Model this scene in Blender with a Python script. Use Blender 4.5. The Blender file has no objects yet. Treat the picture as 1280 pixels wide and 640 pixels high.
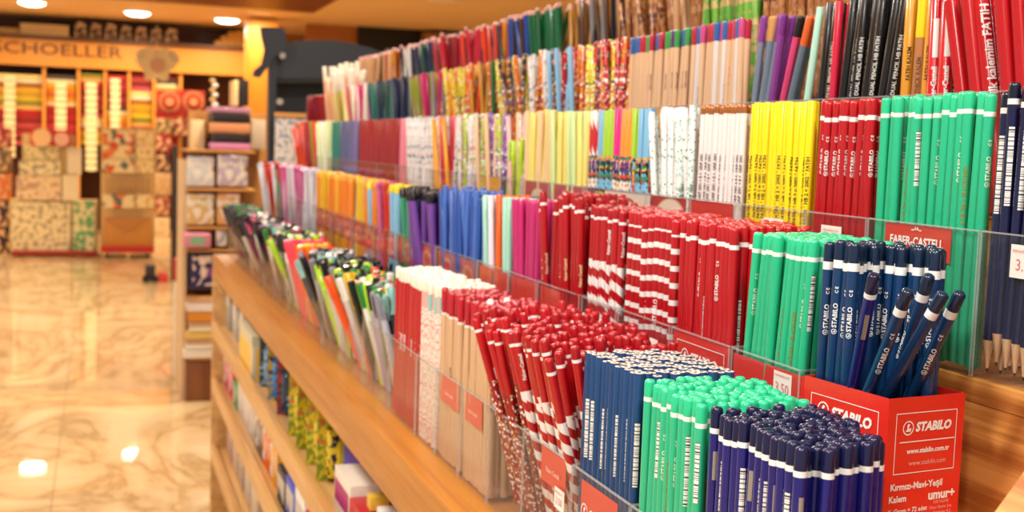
import bpy, math, random, re
from mathutils import Vector, Matrix
random.seed(7)
H = 1.25                       # camera height above the floor
F = 1500.0; CX, CY = 640.0, 320.0
# ------------------------------------------------------------------ camera frame (from the photo's vanishing points)
dY = Vector((125-CX, 165-CY, F)).normalized()
_vy = F*F/(155-515*.035)
dZ = -Vector((-.035*_vy, _vy, F)).normalized()
dX = dY.cross(dZ)
def ray(x, y):
    c = Vector((x-CX, y-CY, F)); return Vector((dX.dot(c), dY.dot(c), dZ.dot(c)))
def camv(p): return dX*p[0]+dY*p[1]+dZ*p[2]
def y_at(px, X, Z):            # distance along the aisle of image column px on the line (X, Z)
    # cx + F*c0/c2 = px with c = X*dX + Y*dY + Z*dZ
    k = (px-CX)/F
    a = dY[0]-k*dY[2]; b = (dX[0]*X+dZ[0]*Z)-k*(dX[2]*X+dZ[2]*Z)
    return -b/a
def on(px, py, ax, v): r = ray(px, py); return r*(v/r[ax])
def W(p): return Vector((p[0], p[1], p[2]+H))
C = bpy.context.scene.collection
# ------------------------------------------------------------------ materials
def lin(h):
    if isinstance(h, str):
        h = h.lstrip('#'); v = [int(h[i:i+2], 16)/255 for i in (0, 2, 4)]
    else: v = h
    return tuple(((c+.055)/1.055)**2.4 if c > .04045 else c/12.92 for c in v)+(1,)
class NB:
    def __init__(s, name):
        s.m = bpy.data.materials.new(name); s.m.use_nodes = True; s.t = s.m.node_tree; s.n = s.t.nodes
        s.b = s.n['Principled BSDF']; s.tc = None
    def link(s, a, b): s.t.links.new(a, b)
    def obj(s):
        if s.tc is None: s.tc = s.n.new('ShaderNodeTexCoord').outputs['Object']
        return s.tc
    def math(s, op, *a):
        n = s.n.new('ShaderNodeMath'); n.operation = op
        for i, v in enumerate(a):
            if isinstance(v, (int, float)): n.inputs[i].default_value = v
            else: s.link(v, n.inputs[i])
        return n.outputs[0]
    def mix(s, f, a, b):
        n = s.n.new('ShaderNodeMix'); n.data_type = 'RGBA'
        for sock, v in ((n.inputs[0], f), (n.inputs[6], a), (n.inputs[7], b)):
            if isinstance(v, (tuple, int, float)): sock.default_value = v
            else: s.link(v, sock)
        return n.outputs[2]
    def xyz(s):
        n = s.n.new('ShaderNodeSeparateXYZ'); s.link(s.obj(), n.inputs[0]); return n.outputs
    def vec(s, x, y, z):
        n = s.n.new('ShaderNodeCombineXYZ')
        for i, v in enumerate((x, y, z)):
            if isinstance(v, (int, float)): n.inputs[i].default_value = v
            else: s.link(v, n.inputs[i])
        return n.outputs[0]
def pat(b, sp, r=.0037):
    """recursive surface pattern round a pencil: returns a colour"""
    if isinstance(sp, str): return lin(sp)
    k = sp[0]; o = b.xyz()
    ang = b.math('ARCTAN2', o[1], o[0]); u = b.math('MULTIPLY', ang, r)
    if k == 'twist':
        _, A, B, pitch, w = sp
        v = b.math('FRACT', b.math('ADD', b.math('DIVIDE', ang, 2*math.pi), b.math('DIVIDE', o[2], pitch)))
        return b.mix(b.math('GREATER_THAN', v, w), pat(b, A, r), pat(b, B, r))
    if k == 'rings':
        _, A, B, per, w = sp
        v = b.math('FRACT', b.math('DIVIDE', o[2], per))
        return b.mix(b.math('GREATER_THAN', v, w), pat(b, A, r), pat(b, B, r))
    if k == 'z':
        _, z, lo, hi = sp
        return b.mix(b.math('GREATER_THAN', o[2], z), pat(b, lo, r), pat(b, hi, r))
    if k in ('dots', 'cells'):
        n = b.n.new('ShaderNodeTexVoronoi'); n.inputs['Scale'].default_value = sp[3]
        b.link(b.vec(u, 0.0, o[2]) if r else b.obj(), n.inputs['Vector'])
        if k == 'dots':
            cr = b.n.new('ShaderNodeValToRGB'); cr.color_ramp.interpolation = 'CONSTANT'
            b.link(n.outputs['Color'], cr.inputs[0]); ramp(cr, sp[2])
            return b.mix(b.math('GREATER_THAN', n.outputs['Distance'], sp[4]), cr.outputs[0], pat(b, sp[1], r))
        cr = b.n.new('ShaderNodeValToRGB'); cr.color_ramp.interpolation = 'CONSTANT'
        b.link(n.outputs['Color'], cr.inputs[0]); ramp(cr, sp[1]); return cr.outputs[0]
    if k == 'noise':
        _, A, B, sc, th = sp
        n = b.n.new('ShaderNodeTexNoise'); n.inputs['Scale'].default_value = sc; b.link(b.obj(), n.inputs['Vector'])
        return b.mix(b.math('GREATER_THAN', n.outputs[0], th), pat(b, A, r), pat(b, B, r))
    if k == 'code':     # bar code lines along z
        n = b.n.new('ShaderNodeTexNoise'); n.noise_dimensions = '1D'; n.inputs['Scale'].default_value = 900; n.inputs['Detail'].default_value = 3
        b.link(o[sp[3]], n.inputs['W'])
        return b.mix(b.math('GREATER_THAN', n.outputs[0], .54), pat(b, sp[1], r), pat(b, sp[2], r))
def ramp(cr, cols):
    e = cr.color_ramp.elements
    while len(e) > 1: e.remove(e[-1])
    e[0].position = 0; e[0].color = lin(cols[0])
    lo, hi = .22, .8
    for i, c in enumerate(cols[1:], 1):
        x = e.new(lo+(hi-lo)*(i-1)/max(1, len(cols)-2) if len(cols) > 2 else .5); x.color = lin(c)
_mc = {}
def mat(spec, rough=.24, coat=.2, metal=0, r=.0037, emit=0, bump=0):
    key = (repr(spec), rough, coat, metal, r, emit)
    if key in _mc: return _mc[key]
    b = NB('finish'); c = pat(b, spec, r)
    if isinstance(c, tuple): b.b.inputs['Base Color'].default_value = c
    else: b.link(c, b.b.inputs['Base Color'])
    b.b.inputs['Roughness'].default_value = rough; b.b.inputs['Metallic'].default_value = metal
    b.b.inputs['Coat Weight'].default_value = coat; b.b.inputs['Coat Roughness'].default_value = .12
    if emit:
        b.b.inputs['Emission Color'].default_value = c if isinstance(c, tuple) else (1, 1, 1, 1); b.b.inputs['Emission Strength'].default_value = emit
    _mc[key] = b.m; return b.m
def wood_mat(c1, c2, axis=1, sc=1.0, rough=.38, coat=.15):
    b = NB('oiled_wood'); mp = b.n.new('ShaderNodeMapping'); b.link(b.obj(), mp.inputs[0])
    s = [26*sc, 26*sc, 26*sc]; s[axis] = .9*sc; mp.inputs['Scale'].default_value = s
    n = b.n.new('ShaderNodeTexNoise'); n.inputs['Scale'].default_value = 1.6; n.inputs['Detail'].default_value = 7; n.inputs['Distortion'].default_value = .25; b.link(mp.outputs[0], n.inputs['Vector'])
    n2 = b.n.new('ShaderNodeTexNoise'); n2.inputs['Scale'].default_value = 7; n2.inputs['Detail'].default_value = 4; b.link(mp.outputs[0], n2.inputs['Vector'])
    f = b.math('ADD', b.math('MULTIPLY', n.outputs[0], .75), b.math('MULTIPLY', n2.outputs[0], .35))
    cr = b.n.new('ShaderNodeValToRGB'); b.link(f, cr.inputs[0]); e = cr.color_ramp.elements
    e[0].position = .42; e[0].color = lin(c2); e[1].position = .62; e[1].color = lin(c1)
    b.link(cr.outputs[0], b.b.inputs['Base Color']); b.b.inputs['Roughness'].default_value = rough; b.b.inputs['Coat Weight'].default_value = coat
    return b.m
def acrylic_mat(tint=(.97, .97, .97), name='clear_acrylic'):
    b = NB(name); b.n.remove(b.b); out = b.n['Material Output']
    tr = b.n.new('ShaderNodeBsdfTransparent'); tr.inputs[0].default_value = (*tint, 1)
    gl = b.n.new('ShaderNodeBsdfGlossy'); gl.inputs['Roughness'].default_value = .06
    fr = b.n.new('ShaderNodeFresnel'); fr.inputs[0].default_value = 1.4
    df = b.n.new('ShaderNodeBsdfDiffuse'); df.inputs[0].default_value = (.9, .88, .85, 1)
    m0 = b.n.new('ShaderNodeMixShader'); m0.inputs[0].default_value = .012
    mx = b.n.new('ShaderNodeMixShader'); geo = b.n.new('ShaderNodeNewGeometry'); b.link(b.math('MULTIPLY', b.math('MULTIPLY', fr.outputs[0], .6), b.math('SUBTRACT', 1.0, geo.outputs['Backfacing'])), mx.inputs[0])
    b.link(tr.outputs[0], m0.inputs[1]); b.link(df.outputs[0], m0.inputs[2])
    b.link(m0.outputs[0], mx.inputs[1]); b.link(gl.outputs[0], mx.inputs[2]); b.link(mx.outputs[0], out.inputs[0])
    return b.m
def marble_mat():
    b = NB('polished_marble')
    mp = b.n.new('ShaderNodeMapping'); b.link(b.obj(), mp.inputs[0]); mp.inputs['Scale'].default_value = (1.0, .55, 1); mp.inputs['Rotation'].default_value = (0, 0, .5)
    n = b.n.new('ShaderNodeTexNoise'); n.inputs['Scale'].default_value = 1.5; n.inputs['Detail'].default_value = 8; n.inputs['Distortion'].default_value = 1.6; n.inputs['Roughness'].default_value = .6; b.link(mp.outputs[0], n.inputs['Vector'])
    cr = b.n.new('ShaderNodeValToRGB'); b.link(n.outputs[0], cr.inputs[0]); e = cr.color_ramp.elements
    e[0].position = .3; e[0].color = lin('#e2cba6'); e[1].position = .75; e[1].color = lin('#dcc29a')
    for p, c in ((.43, '#d9bd90'), (.475, '#cfb083'), (.495, '#ad8d60'), (.52, '#caab7c'), (.6, '#dfc79e')):
        x = e.new(p); x.color = lin(c)
    o = b.xyz()
    j = b.math('MAXIMUM', *[b.math('LESS_THAN', b.math('ABSOLUTE', b.math('SUBTRACT', b.math('FRACT', b.math('DIVIDE', b.math('ADD', o[i], of), sz)), .5)), .003) for i, of, sz in ((0, .58, .86), (1, .2, .86))])
    b.link(b.mix(j, cr.outputs[0], lin('#a28a68')), b.b.inputs['Base Color'])
    b.b.inputs['Roughness'].default_value = .35; b.b.inputs['Specular IOR Level'].default_value = .3
    b.b.inputs['Coat Weight'].default_value = .7; b.b.inputs['Coat Roughness'].default_value = .025
    return b.m
# ------------------------------------------------------------------ mesh helpers
def mesh(name, vs, fs, mats=None, mi=None, smooth=False, ang=40):
    m = bpy.data.meshes.new(name); m.from_pydata(vs, [], fs)
    for x in (mats or []): m.materials.append(x)
    if mi: m.polygons.foreach_set('material_index', mi)
    if smooth:
        m.polygons.foreach_set('use_smooth', [True]*len(m.polygons)); m.set_sharp_from_angle(angle=math.radians(ang))
    m.update(); return m
def box_data(lo, hi, c=0.0):
    x0, y0, z0 = lo; x1, y1, z1 = hi
    if c <= 0:
        v = [(x0,y0,z0),(x1,y0,z0),(x1,y1,z0),(x0,y1,z0),(x0,y0,z1),(x1,y0,z1),(x1,y1,z1),(x0,y1,z1)]
        return v, [(0,3,2,1),(4,5,6,7),(0,1,5,4),(1,2,6,5),(2,3,7,6),(3,0,4,7)]
    import bmesh
    bm = bmesh.new(); v, f = box_data(lo, hi); vv = [bm.verts.new(p) for p in v]
    for q in f: bm.faces.new([vv[i] for i in q])
    bmesh.ops.bevel(bm, geom=bm.edges[:], offset=c, segments=2, affect='EDGES', profile=.6)
    bm.verts.index_update(); v = [tuple(p.co) for p in bm.verts]; f = [tuple(p.index for p in q.verts) for q in bm.faces]; bm.free()
    return v, f
def box(name, lo, hi, m, c=0.0, parent=None):
    v, f = box_data(lo, hi, c); return link(name, mesh(name, v, f, [m], smooth=c > 0, ang=50), parent)
def lathe(prof, n=12, hexr=False):
    vs, fs = [], []
    for r, z in prof:
        for i in range(n):
            a = 2*math.pi*i/n; vs.append((r*math.cos(a), r*math.sin(a), z))
    for j in range(len(prof)-1):
        for i in range(n):
            k = (i+1) % n; fs.append((j*n+i, j*n+k, (j+1)*n+k, (j+1)*n+i))
    if prof[0][0] > 1e-6: fs.append(tuple(reversed(range(n))))
    if prof[-1][0] > 1e-6: fs.append(tuple((len(prof)-1)*n+i for i in range(n)))
    return vs, fs
def link(name, me, parent=None, mw=None):
    o = bpy.data.objects.new(name, me); C.objects.link(o)
    if parent is not None: o.parent = parent
    if mw is not None: o.matrix_local = mw
    return o
def empty(name, loc, parent=None):
    o = bpy.data.objects.new(name, None); C.objects.link(o); o.location = loc; o.empty_display_size = .02
    if parent is not None: o.parent = parent
    return o
_long = set()
def tag(o, label, cat, group=None, kind=None):
    if label and len(re.findall(r"[^\W_]+(?:['’-][^\W_]+)*", label)) > 16 and label not in _long: _long.add(label); print('LONG', label)
    if label: o['label'] = label
    if cat: o['category'] = cat
    if group: o['group'] = group
    if kind: o['kind'] = kind
    return o
def struct(name, lo, hi, m, label=None):
    o = box(name, lo, hi, m); o['kind'] = 'structure'; o['label'] = label or name.replace('_', ' '); return o
def text_raw(s, size, off=.0, ext=0.0):
    cu = bpy.data.curves.new('lettering', 'FONT'); cu.body = s; cu.size = size; cu.align_x = 'CENTER'; cu.align_y = 'CENTER'; cu.offset = off*size; cu.extrude = ext
    cu.resolution_u = 2
    o = bpy.data.objects.new('lettering', cu); C.objects.link(o)
    dg = bpy.context.evaluated_depsgraph_get(); me = bpy.data.meshes.new_from_object(o.evaluated_get(dg))
    bpy.data.objects.remove(o); return me
_tc = {}
def cut(me, mx):
    import bmesh
    bm = bmesh.new(); bm.from_mesh(me); bmesh.ops.triangulate(bm, faces=bm.faces[:])
    for _ in range(3):
        e = [q for q in bm.edges if abs(q.verts[0].co.y-q.verts[1].co.y) > mx]
        if not e: break
        bmesh.ops.subdivide_edges(bm, edges=e, cuts=1); bmesh.ops.triangulate(bm, faces=bm.faces[:])
    bm.to_mesh(me); bm.free(); return me
def flat_text(s, size, m, bold=.03, stretch=1.0, slant=0.0):
    key = ('f', s, size, m.name, bold, stretch, slant)
    if key not in _tc:
        me = text_raw(s, size, bold)
        for v in me.vertices: v.co.x = v.co.x*stretch+v.co.y*slant
        me.materials.clear(); me.materials.append(m); _tc[key] = me
    return _tc[key]
def wrap_text(s, size, m, r, zc, bold=.025, swan=False):
    key = ('w', s, size, m.name, r, zc, bold, swan)
    if key not in _tc:
        me = cut(text_raw(s, size, bold), r*.45)
        V = [v.co.copy() for v in me.vertices]; Fc = [tuple(p.vertices) for p in me.polygons]
        if swan:
            x0 = min(v.x for v in V)-size*.6; n0 = len(V); k = 14
            for i in range(k):
                a = 2*math.pi*i/k
                V.append(Vector((x0+size*.42*math.cos(a), size*.42*math.sin(a), 0))); V.append(Vector((x0+size*.32*math.cos(a), size*.32*math.sin(a), 0)))
            for i in range(k):
                j = (i+1) % k; Fc.append((n0+2*i, n0+2*j, n0+2*j+1, n0+2*i+1))
            n1 = len(V)
            for p in ((-.12, -.18), (.18, -.18), (.22, .02), (.02, -.06), (-.02, .2), (-.14, .2)): V.append(Vector((x0+size*p[0], size*p[1], 0)))
            Fc.append(tuple(range(n1, n1+6)))
        vs = []
        for v in V:
            a = v.y/r; vs.append((-(r+.00008)*math.cos(a), (r+.00008)*math.sin(a), zc+v.x))
        _tc[key] = mesh('lettering', vs, Fc, [m])
    return _tc[key]
def wrap_patch(wid, z0, z1, r, m, name):
    key = ('p', wid, z0, z1, r, m.name)
    if key not in _tc:
        k = 4; vs = []; fs = []
        for i in range(k+1):
            a = (-.5+i/k)*wid/r
            for z in (z0, z1): vs.append((-(r+.00007)*math.cos(a), (r+.00007)*math.sin(a), z))
        for i in range(k): fs.append((2*i, 2*i+1, 2*i+3, 2*i+2))
        _tc[key] = mesh(name, vs, fs, [m], smooth=True)
    return _tc[key]
# ------------------------------------------------------------------ pencils and pens
WHITE = mat('#f4f2ee'); LEAD = mat('#2a2a2c', .45, 0); RAW = mat('#e8c49a', .6, 0); PRINT = mat('#f6f4f0', .4, 0); GOLD = mat('#b08a3c', .35, 0, .5); FOIL = mat('#b9b2a6', .3, 0, .6)
BCODE = mat(('code', '#f5f3ee', '#2c2f3a', 2), .4, 0); BLK = mat('#151515', .3)
class Design:
    """the meshes of one kind of pencil or pen; parts: (name, mesh, only_front, label)"""
    def __init__(s, name, look, body, L=.175, r=.0037, n=12, top=None, band=None, letter=None, code=None, foil=None, tip=False, cat='pencil', clip=None, grip=None):
        s.name, s.look, s.cat, s.L, s.r = name, look, cat, L, r
        bm = body if not isinstance(body, (str, tuple)) else mat(body, r=r); s.parts = []
        e = .0; kind = top[0] if top else None
        z1 = L
        if kind == 'dip': z1 = L-top[2] if len(top) > 2 else L-.012
        elif kind == 'rub': z1 = L-.020
        elif kind == 'cap': z1 = L-top[2]
        elif kind == 'ball': z1 = L-.008
        if tip:
            prof = [(.0001, .0), (.0009, .003)]
            s.parts.append(('sharpened_tip', mesh('sharpened_tip', *lathe([(.0009, .003), (r*.97, .021)], n), [mat('#dfb689', .6, 0)], smooth=True), False, None))
            s.parts.append(('lead', mesh('lead', *lathe([(.0001, 0), (.0009, .003)], n), [LEAD], smooth=True), False, None))
            prof = [(r, .021), (r, z1)]
        else: prof = [(r*.9, 0), (r, .0006), (r, z1)]
        if kind in (None, 'flat'): prof = prof[:-1]+[(r, L-.0002), (r*.97, L)]
        s.body = mesh(name, *lathe(prof, n), [bm], smooth=True)
        R = r*1.004
        if kind == 'dip':
            dm = top[1] if not isinstance(top[1], (str, tuple)) else mat(top[1], r=r)
            s.parts.append(('dipped_end', mesh('dipped_end', *lathe([(R, z1), (R, L-.0024), (r*.9, L-.0009), (r*.62, L-.0002), (0.0001, L)], n), [dm], smooth=True, ang=75), False, None))
        if kind == 'flat':
            s.parts.append(('cut_end', mesh('cut_end', *lathe([(r*.88, L-.0001), (r*.88, L+.00025), (.0012, L+.00026)], n), [top[1]], smooth=False), False, None))
            s.parts.append(('lead', mesh('lead', *lathe([(.0012, L), (.0012, L+.0005)], 8), [mat(top[2], .5, 0)]), False, None))
        if kind == 'rub':
            s.parts.append(('ferrule', mesh('ferrule', *lathe([(R, z1), (R*1.02, z1+.002), (R, z1+.004), (R*1.02, z1+.006), (R, z1+.010)], n), [FOIL], smooth=True), False, None))
            s.parts.append(('eraser', mesh('eraser', *lathe([(r*.93, z1+.010), (r*.93, L-.002), (r*.6, L), (.0001, L)], n), [mat(top[1], .7, 0)], smooth=True), False, None))
        if kind == 'ball':
            s.parts.append(('ball_top', mesh('ball_top', *lathe([(r*.7, z1), (r*1.35, z1+.004), (r*1.3, z1+.008), (r*.6, z1+.011), (.0001, z1+.0115)], n), [mat(top[1], .4)], smooth=True, ang=80), False, None))
        if kind == 'cap':
            cm = mat(top[1], r=r)
            s.parts.append(('cap', mesh('cap', *lathe([(r*1.14, z1), (r*1.14, L-.002), (r*.9, L), (.0001, L+.0002)], n), [cm], smooth=True), False, None))
            cv, cf = box_data((-r*1.75, -.0009, z1+top[2]*.2), (-r*1.05, .0009, L-.002), 0)
            s.parts.append(('clip', mesh('clip', cv, cf, [cm]), False, None))
        if band:
            s.parts.append(('band', mesh('band', *lathe([(R+.00003, L-band[0]-band[1]), (R+.00003, L-band[0])], n), [mat(band[2], .35)], smooth=True), False, None))
        if letter:
            for t, size, zc, m, sw in letter: s.parts.append(('lettering', wrap_text(t, size, m, r, zc, swan=sw), True, None))
        if code: s.parts.append(('barcode', wrap_patch(code[2], code[0], code[1], r, BCODE, 'barcode'), 'code', None))
        if foil: s.parts.append(('foil_patch', wrap_patch(.0026, foil[0], foil[1], r, FOIL, 'foil_patch'), 'foil', None))
    def put(s, base, top_dir, spin, label, group, front=True, pick=None):
        z = Vector(top_dir).normalized(); x = Vector((math.cos(spin), math.sin(spin), 0)); y = z.cross(x).normalized(); x = y.cross(z)
        M = Matrix((x, y, z)).transposed().to_4x4(); M.translation = base
        o = bpy.data.objects.new(s.name, s.body); C.objects.link(o); o.matrix_world = M
        tag(o, label, s.cat, group)
        if isinstance(pick, tuple): pick = random.choice(pick)
        if pick is None: pick = random.choice(('letter', 'letter', 'code', 'foil', ''))
        for nm, me, fr, lb in s.parts:
            if fr and not front: continue
            if fr is True and pick != 'letter': continue
            if fr in ('code', 'foil') and pick != fr: continue
            p = bpy.data.objects.new(nm, me); C.objects.link(p); p.parent = o
        return o
D = {}
def d(k, *a, **kw): D[k] = Design(*a, **kw)
ST = lambda z, s=.0040, m=PRINT: [('STABILO', s, z, m, True), ('C E', s*.7, z+s*4.0, m, False)]
d('navy', 'navy_pencil', 'deep navy round-ended pencil with white band', '#1d1c72', top=('dip', '#15173f', .0125), band=(.0125, .0032, '#f4f4f2'), letter=[('KOPYA KALEMI', .0026, .10, FOIL, False)], code=(.095, .148, .0030), foil=(.132, .149))
d('navy_sharp', 'sharpened_pencil', 'dark navy sharpened pencil standing point down with white band', '#151a42', tip=True, top=('dip', '#10132e', .010), band=(.010, .0035, '#eceae6'), code=(.10, .148, .0034))
d('blue', 'blue_pencil', 'dark blue pencil with white band', '#143a68', top=('dip', '#0f2440', .0125), band=(.0125, .005, '#f4f4f2'), letter=ST(.128))
d('blueflat', 'unsharpened_pencil', 'blue pencil with flat cut pale end', '#17406f', top=('flat', mat('#ecd9c6', .5, 0), '#3a3f55'), code=(.098, .142, .0036))
d('green', 'green_pencil', 'green round-ended pencil with white band', '#2bbd8c', top=('dip', '#2cc48f', .0115), band=(.0115, .0030, '#f0f4ee'), letter=ST(.128, .004, mat('#e6efd8', .4, 0)), code=(.115, .152, .0030))
d('greengold', 'green_pencil', 'green round-ended pencil with white band', '#2bbd8c', top=('dip', '#2cc48f', .0115), band=(.0115, .0030, '#f0f4ee'), letter=[('6 HB 306 = BLACKLEAD', .0036, .108, mat('#8f7a2c', .4, 0), False)], code=(.108, .152, .0032))
d('red', 'red_pencil', 'red pencil with white band', '#ba121e', top=('dip', '#b4101a', .0125), band=(.0125, .0034, '#f6f0ee'), letter=ST(.130), code=(.07, .12, .002))
RW = ('#b9101c', '#f6f2ef')
d('twist', 'striped_pencil', 'red pencil with twisted striped lower half', ('z', .122, ('twist', RW[0], RW[1], .0165, .5), ('z', .1245, '#f6f2ef', '#b9101c')), top=('dip', '#a80e19', .010), band=(.010, .0026, '#f4eeee'), letter=[('Faber-Castell', .0042, .145, PRINT, False)])
d('rings', 'ringed_pencil', 'thick red pencil ringed with white bands', ('rings', RW[0], RW[1], .0138, .68), r=.0046, top=('dip', '#b9101c', .012), letter=[('STABILO', .0048, .095, PRINT, True)])
d('dotred', 'dotted_pencil', 'red pencil with white and gold dots on its lower half', ('z', .118, ('dots', '#a5101a', ['#f3e3c0', '#d8a24a', '#ffffff', '#8c2a20'], 300, .42), '#b9101c'), top=('dip', '#b9101c', .010), band=(.010, .0024, '#f4eeee'), letter=[('Faber-Castell', .0038, .142, PRINT, False)])
d('redtopwood', 'wooden_pencil', 'natural wood pencil dipped red at the end', '#d9b189', top=('dip', '#b31c28', .024), band=(.024, .0025, '#f3e8df'), letter=[('naturel 2=HB', .0032, .09, mat('#8a5a3a', .5, 0), False)])
d('whiteball', 'white_tipped_pencil', 'red pencil with a white end', '#c01c24', top=('dip', '#f3ead9', .014), letter=[('Faber-Castell', .0036, .09, PRINT, False)])
d('creamdot', 'speckled_pencil', 'cream speckled pencil with teal end', ('z', .145, ('dots', '#f6ebdd', ['#e7a8a0', '#f0c9c0', '#d9c7a6', '#e9b4ae'], 420, .5), '#93c9c4'), top=('dip', '#f4e6d2', .012))
d('creampink', 'speckled_pencil', 'cream speckled pencil with pink end', ('z', .145, ('dots', '#fbf1e6', ['#e58f8f', '#f0c9c0', '#e9b4ae', '#dfb8a8'], 380, .5), '#efb3a8'), top=('dip', '#f4e6d2', .012))
d('yellow', 'yellow_pencil', 'bright yellow pencil with black print', '#f7dc12', letter=[('FATIH * HB 2 = 2002 * FATIH', .0042, .105, BLK, False)], code=(.10, .14, .002))
d('white', 'white_pencil', 'white pencil with copper end', '#f8f2ee', top=('dip', mat('#b5703c', .3, .3, .5), .008), letter=[('GRIP 2001 = B =  GRIP 2001', .0036, .11, BLK, False)])
d('friend', 'printed_white_pencil', 'white pencil printed with green leaves and script', ('dots', '#f2f6f2', ['#7fb9a4', '#b6d8cf', '#c98f5a', '#4f7f74'], 260, .26), letter=[('best friend', .0062, .07, BLK, False)])
d('friend2', 'printed_white_pencil', 'white pencil printed with mint flowers and script', ('dots', '#eaf4f0', ['#9ed0c8', '#dfeeea', '#5d8f70', '#a9d8d0'], 300, .36), letter=[('happy day', .0060, .09, mat('#3f7a4c', .4, 0), False)])
fl = ['#f2d23a', '#e2483a', '#2c8f6d', '#2a3350', '#f08a3a', '#7ec3e6', '#151a2a']
fd = ['#20242e', '#f0c93a', '#d8423a', '#20242e', '#2f8f7a', '#efe6d8', '#4a3a8a']
for k, c, nm in (('fl_lime', '#a6d23a', 'lime'), ('fl_pink', '#e8338a', 'hot pink'), ('fl_orange', '#f39a3a', 'orange'), ('fl_blue', '#7fb9dc', 'light blue')):
    d(k, 'floral_pencil', nm+' topped pencil with flowered lower half', ('z', .125, ('cells', fl if k in ('fl_lime', 'fl_blue') else fd, None, 300), c), n=10)
d('fl_red', 'floral_pencil', 'red and white ringed pencil with dark flowered lower half', ('z', .125, ('cells', fd, None, 300), ('twist', '#c8202a', '#f4ece6', .05, .6)), n=10)
def solid(k, look, c, name='coloured_pencil', **kw): d(k, name, look, c, n=8, **kw)
solid('pyel', 'pale yellow pencil', '#f3e07a', name='pastel_pencil'); solid('ppeach', 'pale peach pencil', '#f0c79a', name='pastel_pencil'); solid('pgreen', 'pale green pencil', '#cfe2a0', name='pastel_pencil')
solid('ppink', 'pale pink pencil', '#f0b9b4', name='pastel_pencil'); solid('pmint', 'pale mint pencil', '#b4e2cf', name='pastel_pencil'); solid('pcream', 'cream pencil', '#f6eeda', name='pastel_pencil')
for k, a, cs, nm in (('g1', '#e9dfe4', ['#e05a8a', '#f0c040', '#ffffff', '#8fb84a'], 'pink dotted'), ('g2', '#e8e23a', ['#2a2a2a', '#ffffff', '#e23a3a', '#e8e23a'], 'yellow and black printed'), ('g3', '#f2f2f0', ['#9aa4a8', '#d8d8d8', '#e8c0c0', '#5a6468'], 'white and grey printed'), ('g4', '#e8702a', ['#f8e8d0', '#c02a2a', '#f2c040', '#ffffff'], 'orange printed'), ('g5', '#8a5aa8', ['#d8a8e0', '#ffffff', '#5a2a78', '#c890d0'], 'purple printed'), ('g6', '#c8242c', ['#ffffff', '#f4d8d0', '#1a1a1a', '#c8242c'], 'red dotted'), ('g7', '#bcd84a', ['#5a9a3a', '#f0f0c0', '#e86aa0', '#ffffff'], 'lime printed'), ('g8', '#24283a', ['#e8e0d0', '#e24a3a', '#f0c040', '#4a8ac8'], 'dark printed'), ('g9', '#f0d0c0', ['#e8907a', '#ffffff', '#c86a5a', '#f8e8e0'], 'peach printed')):
    d(k, 'patterned_pencil', nm+' pencil', ('dots', a, cs, 190, .45), n=8)
for k, c, nm in (('dkred', '#9e1a22', 'dark red'), ('slate', '#5b5f86', 'slate blue'), ('teal', '#1f7a6a', 'teal'), ('orange', '#ee8a22', 'orange'), ('magenta', '#c8246e', 'magenta'), ('gold', '#cf8f2a', 'golden brown'), ('dgreen', '#0f6b3c', 'dark green'), ('royal', '#1f4aa8', 'royal blue'), ('brown', '#5a3620', 'dark brown'), ('plum', '#4a1f4a', 'plum'), ('crimson', '#d0203f', 'crimson'), ('amber', '#f2a81e', 'amber'), ('dkblue', '#1c2850', 'dark blue'), ('lblue', '#8cc4ea', 'light blue'), ('redor', '#e8481e', 'orange red'), ('grey', '#8a8a88', 'grey'), ('sand', '#d8a878', 'sand coloured'), ('white2', '#efe8e0', 'white'), ('olive', '#8a9a2a', 'olive green'), ('lilac', '#9a78b8', 'lilac'), ('pink', '#e88aa8', 'pink'), ('vio', '#7a3f9a', 'violet'), ('black2', '#22222a', 'black')):
    solid(k, nm+' pencil', c)
    d('r_'+k, 'eraser_topped_pencil', nm+' pencil with pink end', c, top=('dip', '#e7b0a4', .006), n=8)
for k, c, nm in (('w_blue', '#2f62a8', 'blue'), ('w_red', '#b5243c', 'red'), ('w_pur', '#5b2f72', 'purple'), ('w_green', '#3f9a4a', 'green'), ('w_pink', '#c84a86', 'pink')):
    d(k, 'wooden_pencil', 'natural wood pencil dipped '+nm, '#e6bd97', top=('dip', c, .020), n=10, letter=[('Faber-Castell', .0034, .118, mat('#8a5a5a', .5, 0), False)])
d('silv_blue', 'wooden_pencil', 'pearly white pencil dipped blue', '#e6dcd8', top=('dip', '#2f62a8', .020), n=10, letter=[('Faber-Castell', .0034, .10, mat('#6a6a7a', .5, 0), False)])
d('black', 'black_pencil', 'glossy black pencil with silver lettering', '#121113', r=.0045, letter=[('DUAL PENCIL HB FATIH', .0046, .116, mat('#e0ddd6', .4, 0), False)])
d('ochre', 'ochre_pencil', 'ochre yellow pencil', '#d8922a', r=.0050, letter=[('FATIH KALEM', .0044, .115, BLK, False)])
d('rawwood', 'ochre_pencil', 'bare wood pencil with yellow end', '#b8794a', r=.0050, top=('dip', '#f2cf1a', .04), letter=[('THICK KALEM', .0046, .105, mat('#5a3a20', .5, 0), False)])
d('jumbo', 'jumbo_pencil', 'thick red first writing pencil with white end', '#b80f1a', r=.0062, L=.172, top=('dip', '#f2f0ee', .008), letter=[('ilk kalemim FATIH', .0092, .124, PRINT, False)])
d('fabred', 'jumbo_pencil', 'thick red pencil with a white capsule shaped logo', '#c0141e', r=.0056, letter=[('Faber-Castell', .0056, .096, PRINT, False)])
D['fabred'].parts.append(('logo', wrap_patch(.0042, .118, .148, .0056, mat('#f4ece6', .4, 0), 'logo'), False, None))
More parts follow.
